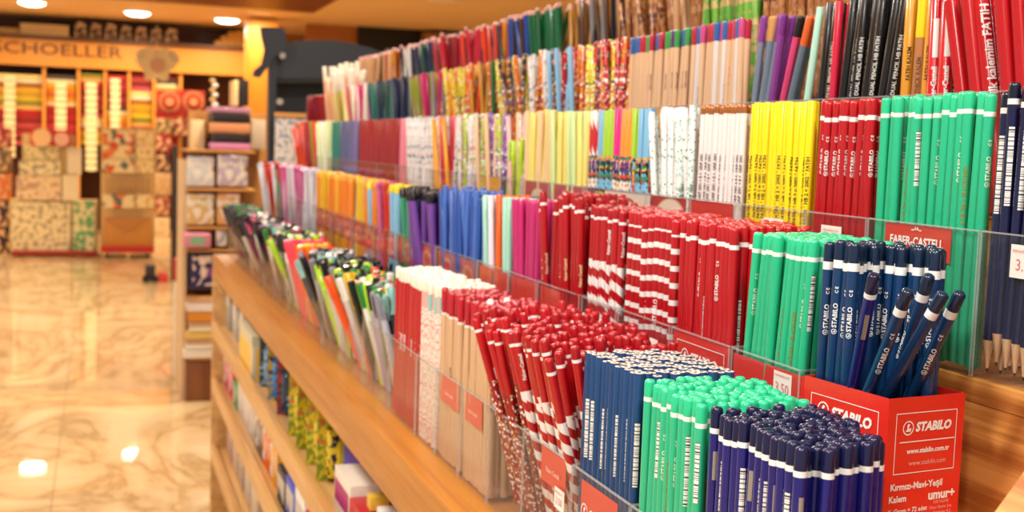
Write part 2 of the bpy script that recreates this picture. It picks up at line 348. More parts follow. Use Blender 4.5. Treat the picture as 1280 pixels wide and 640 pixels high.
d('gw_vio', 'two_tone_pencil', 'grey pencil with violet end', '#7e8aa0', top=('dip', '#8a3a9a', .026), n=8); d('gw_tan', 'two_tone_pencil', 'grey pencil with tan end', '#76869a', top=('dip', '#cf9a5a', .024), n=8)
d('gw_pink', 'two_tone_pencil', 'pink pencil with black end', '#d84478', top=('dip', '#17171a', .020), n=8); d('gw_or', 'two_tone_pencil', 'slate pencil with orange end', '#66788a', top=('dip', '#e0622a', .028), n=8)
d('gw_purp', 'two_tone_pencil', 'purple pencil with violet end', '#8a3f96', top=('dip', '#7a2f8a', .02), n=8)
gp = lambda a, b: ('noise', a, b, 90, .5)
d('leafy', 'leaf_patterned_pencil', 'green and brown leaf patterned pencil', gp('#5fa83a', '#c8a86a'), n=8); d('leafy2', 'leaf_patterned_pencil', 'lime and yellow leaf patterned pencil', gp('#86c24a', '#e0c88a'), n=8)
d('brownspot', 'bark_patterned_pencil', 'brown spotted pencil', ('dots', '#b97a48', ['#5a2a2a', '#d8a070', '#6a3a2a', '#c89060'], 130, .5), n=8); d('bark', 'bark_patterned_pencil', 'wood grained brown pencil', gp('#a8683a', '#c88f5a'), n=8)
d('magr', 'magenta_pencil', 'glossy magenta pencil', '#c62a70', L=.172, top=('dip', '#c62a70', .01)); d('mint', 'mint_pencil', 'mint green pencil', '#a9ddc8', L=.17, n=10); d('peach', 'peach_pencil', 'peach coloured pencil', '#f3d9bd', L=.17, n=10); d('orangep', 'orange_pencil', 'bright orange pencil', '#e8641e', L=.172, n=10); d('pearl', 'pearl_pencil', 'pearl white pencil', '#e6e2ee', L=.17, n=10)
d('azure', 'azure_pencil', 'azure blue pencil', '#4a74c8', L=.17, n=8); d('azure2', 'azure_pencil', 'deep azure pencil', '#2f56a8', L=.165, n=8)
d('redwhite', 'banded_red_pencil', 'dark red gold-printed pencil', '#b5121c', top=('dip', '#a80f18', .012), band=(.012, .003, '#f4eeea'), letter=[('Faber-Castell', .004, .10, mat('#e8cfa0', .4, 0), False)])
# pens
def pen(k, look, c, cap, name='ballpoint_pen', L=.142, r=.0048, capl=.034): d(k, name, look, c, L=L, r=r, n=10, top=('cap', cap, capl), cat='pen')
pen('p_black', 'white pen with black cap', '#ece8e0', '#141416'); pen('p_blk2', 'black pen with black cap', '#1c1a1c', '#141416'); pen('p_green', 'white pen with green cap', '#e8ece0', '#2a8a3a')
pen('p_lilac', 'lilac pen with black cap', '#b8a0cc', '#1c1a1c', name='gel_pen'); pen('p_silver', 'silver pen with grey cap', '#b8bac4', '#8a8c98', name='gel_pen'); pen('p_wine', 'wine red pen with dark cap', '#7a1a3a', '#2a1420', name='gel_pen')
pen('p_orange', 'white pen with orange cap', '#e8e2d8', '#e8641e'); pen('p_clear', 'grey white pen with white cap', '#d8d4cc', '#eeeae4', name='gel_pen'); pen('p_teal', 'pen with pale teal cap', '#3a3a40', '#8ac0b8', name='gel_pen'); pen('p_rose', 'black pen with rose cap', '#241a20', '#c84a6a', name='gel_pen')
pen('h_or', 'orange highlighter', '#f4581e', '#f4581e', name='highlighter', r=.006, L=.14); pen('h_yel', 'yellow highlighter', '#f2c81a', '#f2c81a', name='highlighter', r=.006, L=.14); pen('h_pink', 'neon pink highlighter', '#ff3a5a', '#ff3a5a', name='highlighter', r=.006, L=.14); pen('h_lime', 'lime highlighter', '#b8e02a', '#b8e02a', name='highlighter', r=.006, L=.14)
pen('f_pur', 'violet felt tip pen with black cap', '#7a4aa8', '#1c1420', name='felt_tip_pen', L=.16, capl=.014); pen('f_green', 'green felt tip pen with black cap', '#3aa078', '#1c1420', name='felt_tip_pen', L=.16, capl=.014); pen('f_blue', 'blue grey felt tip pen with black cap', '#5a6aa8', '#1c1420', name='felt_tip_pen', L=.16, capl=.014)
pen('f_or', 'orange felt tip pen', '#ef8a1e', '#f2a83a', name='fineliner_pen', L=.16, r=.0044, capl=.01); pen('f_pk', 'pink felt tip pen', '#d86aa0', '#d05a90', name='fineliner_pen', L=.16, r=.0044, capl=.01); pen('f_wh', 'white felt tip pen', '#e6e4ea', '#d0d4e0', name='fineliner_pen', L=.16, r=.0044, capl=.01); pen('f_rd', 'red felt tip pen', '#d8321e', '#c8281e', name='fineliner_pen', L=.16, r=.0044, capl=.01); pen('f_yl', 'yellow felt tip pen', '#f0c81e', '#f0d03a', name='fineliner_pen', L=.16, r=.0044, capl=.01); pen('f_lb', 'light blue felt tip pen', '#8fcbf0', '#f2e23a', name='fineliner_pen', L=.16, r=.0044, capl=.012)
# ------------------------------------------------------------------ the tiered rack
TX = {1: .335, 2: .43, 3: .52, 4: .61, 5: .70}; TZ = {1: -.327, 2: -.23, 3: -.134, 4: -.04, 5: .055}
YF = 3.42; YN = .44
wood = wood_mat('#c07c2c', '#a8641e', 1); woodz = wood_mat('#dc9a50', '#a8622a', 1, 1.5); wood_l = wood_mat('#d9a868', '#c08a4c', 1); wood_d = wood_mat('#8a4f24', '#6a3a18', 2, .5)
rack = empty('display_rack', (.30, YN, 0)); tag(rack, 'long stepped wooden pencil rack with a jutting ledge and shelves below', 'display rack')
def rp(name, lo, hi, m, c=.002):
    lo = (lo[0]-.30, lo[1]-YN, lo[2]+H); hi = (hi[0]-.30, hi[1]-YN, hi[2]+H); return box(name, lo, hi, m, c, rack)
rp('ledge', (.300, YN, -.391), (.432, YF, -.3285), wood, .004)
for k in range(2, 6):
    rp('riser', (TX[k], YN, TZ[k-1]-.001), (TX[k]+.015, YF, TZ[k]-.0162), woodz, .0005)
    rp('step', (TX[k]-.0002, YN, TZ[k]-.016), (TX[k]+.104, YF, TZ[k]-.0015), woodz, .0005)
rp('back_panel', (.802, YN, -H+.02), (.815, YF, TZ[5]+.05), wood_d)
rp('end_panel', (.300, YF, -H), (.815, YF+.02, -.33), wood_l); rp('end_panel', (.300, YN-.02, -H), (.815, YN, -.33), wood_l)
_a, _b = on(1280, 593, 1, YN-.001), on(1246, 640, 1, YN-.001); _m = (_a.z-_b.z)/(_a.x-_b.x)
_p = [(.302, _a.z+_m*(.302-_a.x)), (.302, -.36), (.80, -.36), (.80, _a.z+_m*(.66-_a.x)), (.66, _a.z+_m*(.66-_a.x))]
_v = [(x-.30, yy, z+H) for yy in (-.016, 0) for x, z in _p]
link('side_board', mesh('side_board', _v, [(0, 1, 2, 3, 4), (9, 8, 7, 6, 5)]+[(i, i+5, (i+1) % 5+5, (i+1) % 5) for i in range(5)], [woodz]), rack)
for z in (-.55, -.71, -.90, -1.13): rp('shelf', (.31, YN, z-.0), (.80, YF, z+.018), wood_l, 0); rp('shelf_lip', (.298, YN, z-.004), (.312, YF, z+.036), wood_l)
acr = acrylic_mat()
def edge_mat():
    b = NB('acrylic_edge'); b.n.remove(b.b); out = b.n['Material Output']; tr = b.n.new('ShaderNodeBsdfTransparent'); df = b.n.new('ShaderNodeBsdfPrincipled')
    df.inputs['Base Color'].default_value = (.62, .60, .58, 1); df.inputs['Roughness'].default_value = .15; mx = b.n.new('ShaderNodeMixShader'); mx.inputs[0].default_value = .32
    b.link(tr.outputs[0], mx.inputs[1]); b.link(df.outputs[0], mx.inputs[2]); b.link(mx.outputs[0], out.inputs[0]); return b.m
acr_e = edge_mat()
def bin_(t, Y0, Y1, label, h=.092, depth=.086, price=None, grp='clear bins of the pencil rack'):
    X = TX[t]; Z = TZ[t]+H; e = empty('acrylic_bin', (X, Y0, Z)); tag(e, label, 'bin', grp)
    w = Y1-Y0; q = .0013
    box('front_panel', (0, .0004, 0), (q, w-.0004, h), acr, 0, e)
    box('side_panel', (q, .0004, 0), (depth, q, h), acr, 0, e); box('side_panel', (q, w-q, 0), (depth, w-.0004, h), acr, 0, e)
    box('floor_panel', (q, q, 0), (depth, w-q, q), acr, 0, e)
    q2 = .0005; ev, ef = [], []
    for lo, hi in (((-.0002, .0004, h-.0009), (q+.0001, w-.0004, h+.0001)), ((q, .0004, h-.0009), (depth, q, h+.0001)), ((q, w-q, h-.0009), (depth, w-.0004, h+.0001)), ((-.0002, .0004, 0), (q*.6, .0012, h)), ((-.0002, w-.0012, 0), (q*.6, w-.0004, h))):
        v_, f_ = box_data(lo, hi); ef += [tuple(i+len(ev) for i in p) for p in f_]; ev += v_
    link('polished_edge', mesh('polished_edge', ev, ef, [acr_e]), e)
    if price is not None:   # small pink printed price sticker on the front
        y, z, pw, ph = price
        b = box('price_sticker', (-.0004, y, z), (-.0001, y+pw, z+ph), mat('#f3e9e0', .6, 0), 0, e)
        for i, (s, sz, dz) in enumerate((('3.50', ph*.5, .38), ('PERAKENDE SATIS', ph*.14, .8))):
            tm = flat_text(s, sz, mat('#d8707a', .6, 0), .0)
            link('lettering', tm, b, Matrix(((0, 0, -1, -.0006), (-1, 0, 0, y+pw/2), (0, 1, 0, z+ph*dz), (0, 0, 0, 1))))
    return e
def card(t, Y0, Y1, z0, z1, label, spec='#d8281c', lines=(), off=.0017, grp='red name cards in the bin fronts', frame=False, oval=None, pitch=0):
    """a printed card in the plane of the bin front; z0,z1 above the tier; lines: (text, size, rel y 0-1, rel z 0-1, colour)"""
    X = TX[t]+off; Z = TZ[t]+H; yc, zc = (Y0+Y1)/2, Z+(z0+z1)/2; w, h = abs(Y1-Y0), z1-z0
    M = Matrix(((0, 0, -1, X), (-1, 0, 0, yc), (0, 1, 0, zc), (0, 0, 0, 1)))
    v, f = box_data((-w/2, -h/2, -.0004), (w/2, h/2, 0)); o = link('name_card', mesh('name_card', v, f, [mat(spec, .35, .3, r=0)]), None, M)
    tag(o, label, 'card', grp)
    if oval:
        k = 28
        for j, (s, c) in enumerate(oval):
            vs = [(s*w*.5*math.cos(2*math.pi*i/k), s*h*.62*math.sin(2*math.pi*i/k), .0001*(j+1)) for i in range(k)]
            link('emblem', mesh('emblem', vs, [tuple(range(k))], [mat(c, .4, .2)]), o)
    for s, sz, ry, rz, c in lines:
        link('lettering', flat_text(s, sz, mat(c, .4, 0), .03), o, Matrix.Translation((w*(ry-.5), h*(rz-.5), .0006)))
    if frame: frame_on(o, -w/2*.86, -h/2*.72, w/2*.86, h/2*.78, .0006)
    return o
def frame_on(o, x0, y0, x1, y1, z, m=None, t=.0006):
    vs = [(x0, y0, z), (x1, y0, z), (x1, y1, z), (x0, y1, z), (x0+t, y0+t, z), (x1-t, y0+t, z), (x1-t, y1-t, z), (x0+t, y1-t, z)]
    link('frame_line', mesh('frame_line', vs, [(0, 1, 5, 4), (1, 2, 6, 5), (2, 3, 7, 6), (3, 0, 4, 7)], [m or PRINT]), o)
def logo(o, x, y, s, z=.0006, m=None, skew=.15):
    """round bird emblem and the word beside it, on a card"""
    m = m or PRINT; k = 20; vs, fs = [], []
    for i in range(k):
        a = 2*math.pi*i/k; vs += [(x+s*.62*math.cos(a), y+s*.62*math.sin(a), z), (x+s*.52*math.cos(a), y+s*.52*math.sin(a), z)]
    for i in range(k): j = (i+1) % k; fs.append((2*i, 2*j, 2*j+1, 2*i+1))
    n = len(vs); vs += [(x+s*a, y+s*b, z) for a, b in ((-.3, -.3), (.28, -.3), (.34, .02), (.08, -.1), (.05, .12), (.2, .3), (-.02, .38), (-.14, .2), (-.1, -.05))]; fs.append(tuple(range(n, n+9)))
    link('logo', mesh('logo', vs, fs, [m]), o)
    me = flat_text('STABILO', s*1.05, m, .05, 1.0, skew); w = max(v.co.x for v in me.vertices)-min(v.co.x for v in me.vertices)
    link('lettering', me, o, Matrix.Translation((x+s*.85+w/2, y, z)))
Q = []
def pick_design(mix, i=None, seq=False):
    if seq: return mix[i % len(mix)]
    return random.choice(mix)
def fill(t, Y0, Y1, mix, where, group, rows=3, lean=0, jit=1.5, depth=.083, seq=False, zj=.0015, gap=1.0, clump=1, x0=None, back=0, fan=0, edge=.0025, pick=None, skip=None, spinj=.5):
    X = TX[t] if x0 is None else x0; Z = TZ[t]+H+.0016
    if Y0 > 1.3 and t >= 3 and abs(lean) >= 3: lean *= 1.6; gap *= 1.1
    if Y0 > 1.3 and jit >= 1: jit *= (2.1 if t > 3 else 1.6); zj = max(zj, .005)
    rr = max(D[m].r for m in mix); p = 2*rr*1.03*gap; tl = math.tan(math.radians(lean))
    a, b = Y0+rr+edge, Y1-rr-edge
    if tl > 0: b -= .088*tl
    else: a += -.088*tl
    py = p/math.cos(math.radians(lean)); n = max(1, int((b-a)/py)+1); py = (b-a)/(n-1) if n > 1 else 0
    out = []; cur = None
    fx = math.tan(math.radians(fan))*.088
    for j in range(rows):
        fj = max(0, 1-1.25*j/rows); x = X+.0025+rr*1.05+j*p*.9*(1-fx/depth*.9)+fx*.9
        if x+rr > X+depth: break
        cnt = n if j % 2 == 0 else n-1
        for i in range(cnt):
            y = a+(i+(.5 if j % 2 else 0))*py
            if skip and skip(x-X, y): continue
            if seq: k = mix[int((i/max(1, n-1))*len(mix)*.999)]
            else:
                if cur is None or random.random() < 1/clump: cur = random.choice(mix)
                k = cur
            ds = D[k]; tp = i/max(1, cnt-1); ln = math.radians(lean*(.35+.65*(tp if lean > 0 else 1-tp) if abs(lean) >= 6 else 1)+random.gauss(0, jit)); bk = math.radians(back-fan*fj+random.gauss(0, jit*.5))
            dirv = (math.sin(bk), math.sin(ln), math.cos(ln)*math.cos(bk))
            sp = math.atan2(y, x)+random.uniform(-spinj, spinj)
            if t > 2 and j > 1: continue
            pr = y+(0 if j == 0 else .02*j if t == 1 else .06*j if t == 2 else 5)
            Q.append((pr, len(Q), ds, Vector((x+random.uniform(-.0002, .0002), y, Z+random.uniform(0, zj))), dirv, sp, ds.look+' '+where, group, j < 2, pick))
    return out
def Yr(t, px): return y_at(px, TX[t], TZ[t]+.092)
def Yt(t, px): return y_at(px, TX[t], TZ[t]+.170)
def bundle(t, pl, pr, mix, where, group=None, lev='t', bin_label=None, price=None, **kw):
    f = Yt if lev == 't' else Yr; Y1, Y0 = f(t, pl), f(t, pr); g = group or ('pencils '+where)
    if bin_label: bin_(t, Y0, Y1, bin_label, price=price)
    else: bin_(t, Y0, Y1, 'clear acrylic bin holding the pencils '+where, price=price)
    return fill(t, Y0+.0015, Y1-.0015, mix, where, g, **kw)
# ------------------------------------------------------------------ lowest tier
def near(t, Y0, Y1, mix, where, group, price=None, **kw):
    bin_(t, Y0, Y1, 'clear acrylic bin holding the pencils '+where, price=price); return fill(t, Y0+.0015, Y1-.0015, mix, where, group, **kw)
near(1, .515, .6195, ['navy'], 'in the nearest bin of the lowest tier', 'deep navy pencils in the nearest bin', rows=11, jit=.5, zj=.004, spinj=.6, pick=('code', 'code', 'foil', ''), skip=lambda x, y: x > .060+(y-.52)*.2 or random.random() < .02)
near(1, .6205, .7105, ['green', 'greengold', 'greengold'], 'packed on the lowest tier', 'green pencils on the lowest tier', rows=12, jit=.5, zj=.004)
near(1, .7115, .8155, ['blueflat'], 'packed on the lowest tier', 'flat ended blue pencils on the lowest tier', rows=12, jit=.35, zj=.0025, spinj=.4, pick=('code', ''))
near(1, .8165, .9245, ['twist'], 'on the lowest tier', 'twisted striped pencils on the lowest tier', rows=11, jit=3, lean=6, zj=.010, fan=13, price=(.012, .05, .02, .016))
near(1, .9255, 1.0195, ['dotred', 'dotred', 'twist'], 'leaning on the lowest tier', 'dotted and striped red pencils on the lowest tier', rows=10, jit=4, lean=9, zj=.014, fan=13)
near(1, 1.0205, 1.110, ['redtopwood'], 'in the lowest tier, nearer bin', 'red dipped wooden pencils, nearer bin', rows=10, jit=1.2, zj=.003)
near(1, 1.111, 1.200, ['redtopwood'], 'in the lowest tier, farther bin', 'red dipped wooden pencils, farther bin', rows=8, jit=1.2, zj=.003)
near(1, 1.201, 1.285, ['creampink', 'creampink', 'creamdot'], 'on the lowest tier', 'speckled pencils on the lowest tier', rows=9, jit=.8, zj=.003)
near(1, 1.286, 1.415, ['whiteball'], 'on the lowest tier', 'white tipped red pencils on the lowest tier', rows=8, jit=.8, zj=.003)
# two plain white sample pencils pushed in among the striped ones
for (px, py, w) in ((612, 404, 'standing nearest the speckled red pencils'), (633, 392, 'standing behind the other white mechanical one')):
    if 'mech' not in D: d('mech', 'mechanical_pencil', 'white mechanical pencil', '#eceae6', L=.178, n=12, top=('rub', '#f4f4f2'))
    p = on(px, py, 0, .352 if px < 620 else .372); D['mech'].put(Vector((p.x+.004, p.y-.012, TZ[1]+H+.004)), (-.02, .07, 1), 0, 'white mechanical pencil with eraser '+w, 'white mechanical pencils')
PM = ['p_black', 'p_blk2', 'p_green', 'p_lilac', 'p_silver', 'p_blk2', 'h_lime', 'p_black']
def pens(pl, pr, mix, where, group, **kw):
    Y1, Y0 = Yr(1, pl), Yr(1, pr); bin_(1, Y0, Y1, 'clear acrylic bin holding the pens '+where); fill(1, Y0+.0015, Y1-.0015, mix, where, group, **kw)
pens(455, 486, ['p_black', 'p_silver', 'h_lime', 'p_green', 'p_lilac', 'p_orange', 'p_clear', 'p_teal'], 'beside the white tipped pencils', 'pens beside the white tipped pencils', rows=5, lean=6, jit=6, fan=12)
pens(428, 454, ['h_or', 'p_lilac', 'h_yel', 'p_blk2', 'p_clear', 'h_lime', 'p_green'], 'two bins beyond the white tipped pencils', 'pens two bins beyond the white tipped pencils', rows=5, lean=7, jit=6, fan=12)
pens(405, 427, PM, 'three bins beyond the white tipped pencils', 'pens three bins beyond the white tipped pencils', rows=5, lean=8, jit=6, fan=12)
pens(385, 404, ['p_lilac', 'p_silver', 'p_blk2', 'p_clear', 'p_teal'], 'just before the neon highlighters', 'pens just before the neon highlighters', rows=5, lean=8, jit=6, fan=12)
pens(362, 384, ['h_or', 'h_yel', 'h_or', 'h_pink', 'h_pink'], 'in the neon coloured bin', 'neon highlighters', rows=4, lean=10, jit=2, fan=12, seq=True)
pens(345, 361, ['p_blk2', 'p_black', 'p_green', 'p_clear', 'p_rose', 'h_lime'], 'just beyond the neon highlighters', 'pens just beyond the neon highlighters', rows=5, lean=6, jit=6, fan=12)
pens(327, 344, ['p_green', 'p_blk2', 'p_wine', 'p_silver', 'p_rose', 'p_teal'], 'third bin from the far end', 'pens third bin from the far end', rows=4, lean=6, jit=6, fan=12)
pens(306, 326, ['p_blk2', 'p_wine', 'p_clear', 'p_rose', 'p_black'], 'second bin from the far end', 'pens second bin from the far end', rows=4, lean=6, jit=6, fan=12)
pens(286, 305, ['p_wine', 'p_blk2', 'p_green'], 'in the farthest bin', 'pens in the farthest bin of the lowest tier', rows=4, lean=12, jit=6, fan=12)
card(1, .735, .80, .012, .085, 'red card with white bird emblem in front of the flat ended blue pencils', lines=(('www.stabilo.com.tr', .0044, .5, .34, '#f6d8d4'), ('KOPYA-MAVI', .0036, .5, .2, '#f6d8d4')))
_c = C.objects[-3] if False else [o for o in C.objects if o.name.startswith('name_card')][-1]
logo(_c, -.024, .014, .0105); link('frame_line', mesh('frame_line', [(-.029, .006, .0007), (.028, .006, .0007), (.028, .0068, .0007), (-.029, .0068, .0007)], [(0, 1, 2, 3)], [PRINT]), _c)
card(1, .832, .885, .062, .090, 'small red card in front of the twisted striped pencils', lines=(('Faber-Castell', .0055, .5, .4, '#f2b0a0'),))
card(1, 1.045, 1.10, .062, .090, 'small red card in front of the nearer red dipped wooden pencils', lines=(('Faber-Castell', .0055, .5, .4, '#f2b0a0'),))
card(1, 1.12, 1.19, .062, .090, 'small red card in front of the farther red dipped wooden pencils', lines=(('Faber-Castell', .0055, .5, .4, '#f2b0a0'),))
# ------------------------------------------------------------------ second tier: carton and bundles
zc = -.1385
Bc, Ac, Cc = on(1112, 499, 2, zc), on(1006, 469, 2, zc), on(1207, 491, 2, zc)
Cc = Vector((min(Cc.x, .5165), Cc.y, zc))
def carton(A, B, Cq):
    e = empty('pencil_carton', (B.x, B.y, TZ[2]+H)); tag(e, 'red cardboard carton printed in white, standing open and full of dark blue pencils', 'carton')
    red = mat('#e02a20', .35, .4); inn = mat('#8a1f1a', .7, 0); h = zc-TZ[2]
    Dq = A+(Cq-B)
    def wall(P, Q, name):
        u = (Q-P); w = u.length; u.normalize(); n = u.cross(Vector((0, 0, 1)))
        M = Matrix(((u.x, 0, n.x, P.x-B.x), (u.y, 0, n.y, P.y-B.y), (0, 1, 0, 0), (0, 0, 0, 1)))
        v, f = box_data((0, 0, -.0009), (w, h, 0)); return link(name, mesh(name, v, f, [red]), e, M), w, h
    fa, wa, h = wall(A, B, 'aisle_side'); fb, wb, h = wall(B, Cq, 'end_side'); wall(Cq, Dq, 'back_side'); wall(Dq, A, 'far_side')
    P3 = [A, B, Cq, Dq]; link('base', mesh('base', [(p.x-B.x, p.y-B.y, .0005) for p in P3], [(0, 1, 2, 3)], [inn]), e)
    # printing on the two faces in view
    for o, w, full in ((fa, wa, False), (fb, wb, True)):
        def T(s, size, x, y, bold=.03, c=PRINT, sl=0.0):
            me = flat_text(s, size, c, bold, 1, sl); link('lettering', me, o, Matrix.Translation((x, y, .0003)))
        k = w/.075
        frame_on(o, w*.10, h*.50, w*.90, h*.90, .0003, t=.0005)
        s = w*.115; logo(o, w*.26, h*.80, s, .0004, skew=.2)
        link('frame_line', mesh('frame_line', [(w*.16, h*.705, .0004), (w*.88, h*.705, .0004), (w*.88, h*.712, .0004), (w*.16, h*.712, .0004)], [(0, 1, 2, 3)], [PRINT]), o)
        T('www.stabilo.com.tr', w*.07, w*.54, h*.645, .03); T('www.stabilo.com', w*.07, w*.54, h*.565, 0, mat('#f2b8ae', .5, 0))
        if full:
            T('Kırmızı-Mavi-Yeşil', w*.092, w*.42, h*.415, .03); T('Kalem', w*.09, w*.18, h*.335, .03); T('½ Gross = 72 adet', w*.066, w*.32, h*.255, .02)
            T('umur+', w*.13, w*.76, h*.335, .04)
            for i, tx in enumerate(('KIRTASIYE', 'Umur Basim San.', 've Kirtasiye A.S.', 'Istanbul Turkiye', 'Tel 0212', '8690 1012')): T(tx, w*.045, w*.76, h*(.285-.035*i), 0, mat('#f2b8ae', .5, 0))
            me = mesh('barcode', [(w*.10, h*.0, .0003), (w*.52, h*.0, .0003), (w*.52, h*.135, .0003), (w*.10, h*.135, .0003)], [(0, 1, 2, 3)], [mat(('code', '#f5f0ec', '#2a2a2a', 0), .5, 0, r=0)]); link('barcode', me, o)
        else:
            T('Kırmızı Kalem', w*.08, w*.62, h*.38, .0, mat('#f2b8ae', .5, 0)); T('½ Gross = 72 adet', w*.06, w*.62, h*.30, 0, mat('#f2b8ae', .5, 0))
    return e
carton(Ac, Bc, Cc)
u1 = (Ac-Bc); u2 = (Cc-Bc); L1, L2 = u1.length, u2.length; u1.normalize(); u2.normalize()
zb = TZ[2]+H+.0016; rr = .0037
n1 = int((L1-.012)/(.0078)); n2 = int((L2-.010)/.0074)
for j in range(n2):
    for i in range(n1+1):
        # the near aisle-side corner is loose: its pencils have slumped towards the near end
        if j < 4 and i < 5: continue
        y = .006+i*.0078+(.0039 if j % 2 else 0)
        if y > L1-.005: continue
        p = Bc+u1*y+u2*(.007+j*.0072)
        D['blue'].put(Vector((p.x, p.y, zb+random.uniform(0, .003))), (random.gauss(.01, .012), random.gauss(.0, .014), 1), math.atan2(p.y, p.x)+random.uniform(-.5, .5), 'dark blue pencil with white band standing upright in the open red carton', 'blue pencils upright in the red carton', front=True, pick='letter')
def leaner(k, top, bot, zbase, label, spin=.0, pick='letter'):
    """a pencil whose end shows at pixel top and whose shaft passes pixel bot: search for the foot inside the carton"""
    ds = D[k]; R_ = ray(*top); best = None; n = R_.cross(ray(*bot)).normalized(); u, v = Ac-Bc, Cc-Bc; det = u.x*v.y-u.y*v.x
    def uv(p): dx, dy = p.x-Bc.x, p.y-Bc.y; return (dx*v.y-dy*v.x)/det, (u.x*dy-u.y*dx)/det
    for i in range(1, 30):
        for j in range(1, 30):
            q = Bc+u*(.06+.88*i/30)+v*(.06+.88*j/30); q.z = zbase
            a, b_, c = R_.dot(R_), -2*R_.dot(q), q.dot(q)-ds.L**2; dd = b_*b_-4*a*c
            if dd < 0: continue
            for sg in (-1, 1):
                T = R_*((-b_+sg*math.sqrt(dd))/(2*a)); w_ = T-q
                if w_.z < .1: continue
                rim = q+w_*((zc-q.z)/w_.z); ru, rv = uv(rim)
                if not (.05 < ru < .95 and .055 < rv < .95): continue
                e = abs(n.dot(q))*3+.12*abs(w_.y)*.1+(.02*(1 if sg < 0 else 1))
                if best is None or e < best[0]: best = (e, q.copy(), w_.normalized())
    q, v_ = best[1], best[2]
    return ds.put(Vector((q.x, q.y, q.z+H)), v_, math.atan2(q.y, q.x)+spin, label, 'pencils leaning across the red carton', pick=pick)
zl = TZ[2]+.004
for k, tp, bt, lb, sp in (
    ('navy', (1093, 342), (1066, 482), 'indigo pencil with a foil patch, tilted in front of the upright blue ones', .1),
    ('blue', (1136, 362), (1078, 492), 'blue pencil leaning lowest of the four slanting in the carton', .2),
    ('blue', (1162, 343), (1112, 496), 'blue pencil whose end stands highest of the slanting four', -1.2),
    ('blue', (1180, 366), (1106, 496), 'slanting blue pencil between the highest and the most tilted one', 1.5),
    ('blue', (1201, 365), (1140, 494), 'most tilted blue pencil with its white lettering in view', .1)):
    leaner(k, tp, bt, zl, lb, sp, 'foil' if k == 'navy' else 'letter')
def Y2(px): return Yr(2, px)
bin_(2, Y2(1000), Y2(914), 'clear acrylic bin holding the green pencils of the second tier'); fill(2, Y2(1001), Y2(915), ['green', 'green', 'greengold'], 'in the second tier behind the printed price card', 'green pencils on the second tier', rows=9, lean=-4, jit=.8, zj=.001)
bin_(2, Y2(912), Y2(839), 'clear acrylic bin holding the plain red pencils of the second tier'); fill(2, Y2(911), Y2(840), ['red'], 'on the second tier beside the green ones', 'plain red pencils on the second tier', rows=10, jit=.5, zj=.003, spinj=.7)
bin_(2, Y2(837), Y2(772), 'clear acrylic bin holding the white ringed red pencils', price=(.02, .055, .055, .022)); fill(2, Y2(836), Y2(773), ['rings'], 'on the second tier', 'white ringed red pencils', rows=7, jit=.5, zj=.004)
bin_(2, Y2(770), Y2(727), 'clear acrylic bin holding the twisted striped pencils of the second tier', price=(.02, .055, .055, .022)); fill(2, Y2(769), Y2(728), ['twist'], 'on the second tier', 'twisted striped pencils on the second tier', rows=9, jit=.5, zj=.003)
card(2, Y2(911), Y2(840), .004, .090, 'red card with white bird emblem below the plain red pencils', lines=(('www.stabilo.com.tr', .0048, .5, .36, '#f6d8d4'),), spec='#d8281c')
_c = [o for o in C.objects if o.name.startswith('name_card')][-1]; logo(_c, -.024, .025, .0105, skew=.15); frame_on(_c, -.038, -.014, .038, .037, .0006)
card(2, Y2(1003), Y2(915), .004, .088, 'plain red card below the green pencils carrying a pink price sticker', spec='#d8281c')
_c = [o for o in C.objects if o.name.startswith('name_card')][-1]
_s = box('price_sticker', (.010, .022, .0003), (.032, .040, .0006), mat('#f3e9e0', .6, 0), 0, _c)
for s_, z_, y_ in (('3.50', .010, .029), ('PERAKENDE SATIS', .0022, .0375), ('FIYATI', .0022, .024)): link('lettering', flat_text(s_, z_, mat('#d8707a', .6, 0), .0), _s, Matrix.Translation((.021, y_, .0009)))
bundle(2, 672, 724, ['redwhite'], 'on the second tier beside the magenta ones', 'dark red pencils beside the magenta ones', lev='r', rows=7, lean=6, jit=3, zj=.012, gap=1.1)
bundle(2, 636, 670, ['magr'], 'on the second tier', 'magenta pencils on the second tier', lev='r', rows=6, lean=9, jit=1.5, gap=1.1)
bundle(2, 597, 635, ['mint', 'peach', 'orangep', 'pearl', 'pearl', 'mint'], 'leaning on the second tier', 'pale pencils leaning on the second tier', lev='r', rows=5, lean=10, jit=1.5, gap=1.2, seq=True)
bundle(2, 545, 596, ['azure', 'azure2', 'azure'], 'on the second tier', 'azure pencils on the second tier', lev='r', rows=5, lean=4, jit=4, gap=1.25)
bundle(2, 497, 544, ['f_pur', 'f_pur', 'f_blue', 'f_green'], 'on the second tier', 'black capped felt tip pens on the second tier', lev='r', rows=4, lean=4, jit=3, gap=1.1, seq=True)
bundle(2, 468, 496, ['f_lb', 'f_rd', 'f_pk'], 'next to the black capped pens', 'bright pens next to the black capped pens', lev='r', rows=4, lean=3, jit=2, gap=1.15, seq=True)
bundle(2, 440, 467, ['f_yl', 'f_or', 'f_pk', 'f_lb'], 'two bins beyond the black capped pens', 'bright pens two bins beyond the black capped pens', lev='r', rows=4, lean=3, jit=2, gap=1.15)
bundle(2, 415, 439, ['f_or', 'f_or', 'f_yl'], 'three bins beyond the black capped pens', 'orange pens three bins beyond the black capped pens', lev='r', rows=4, lean=2, jit=1.5, gap=1.1)
bundle(2, 394, 414, ['f_yl', 'f_or'], 'at the end of the orange row', 'orange pens at the end of the orange row', lev='r', rows=4, jit=1.5, gap=1.1)
bundle(2, 372, 393, ['f_wh', 'f_wh', 'f_pk'], 'beside the pink felt tips', 'white pens beside the pink felt tips', lev='r', rows=3, jit=3, gap=1.15)
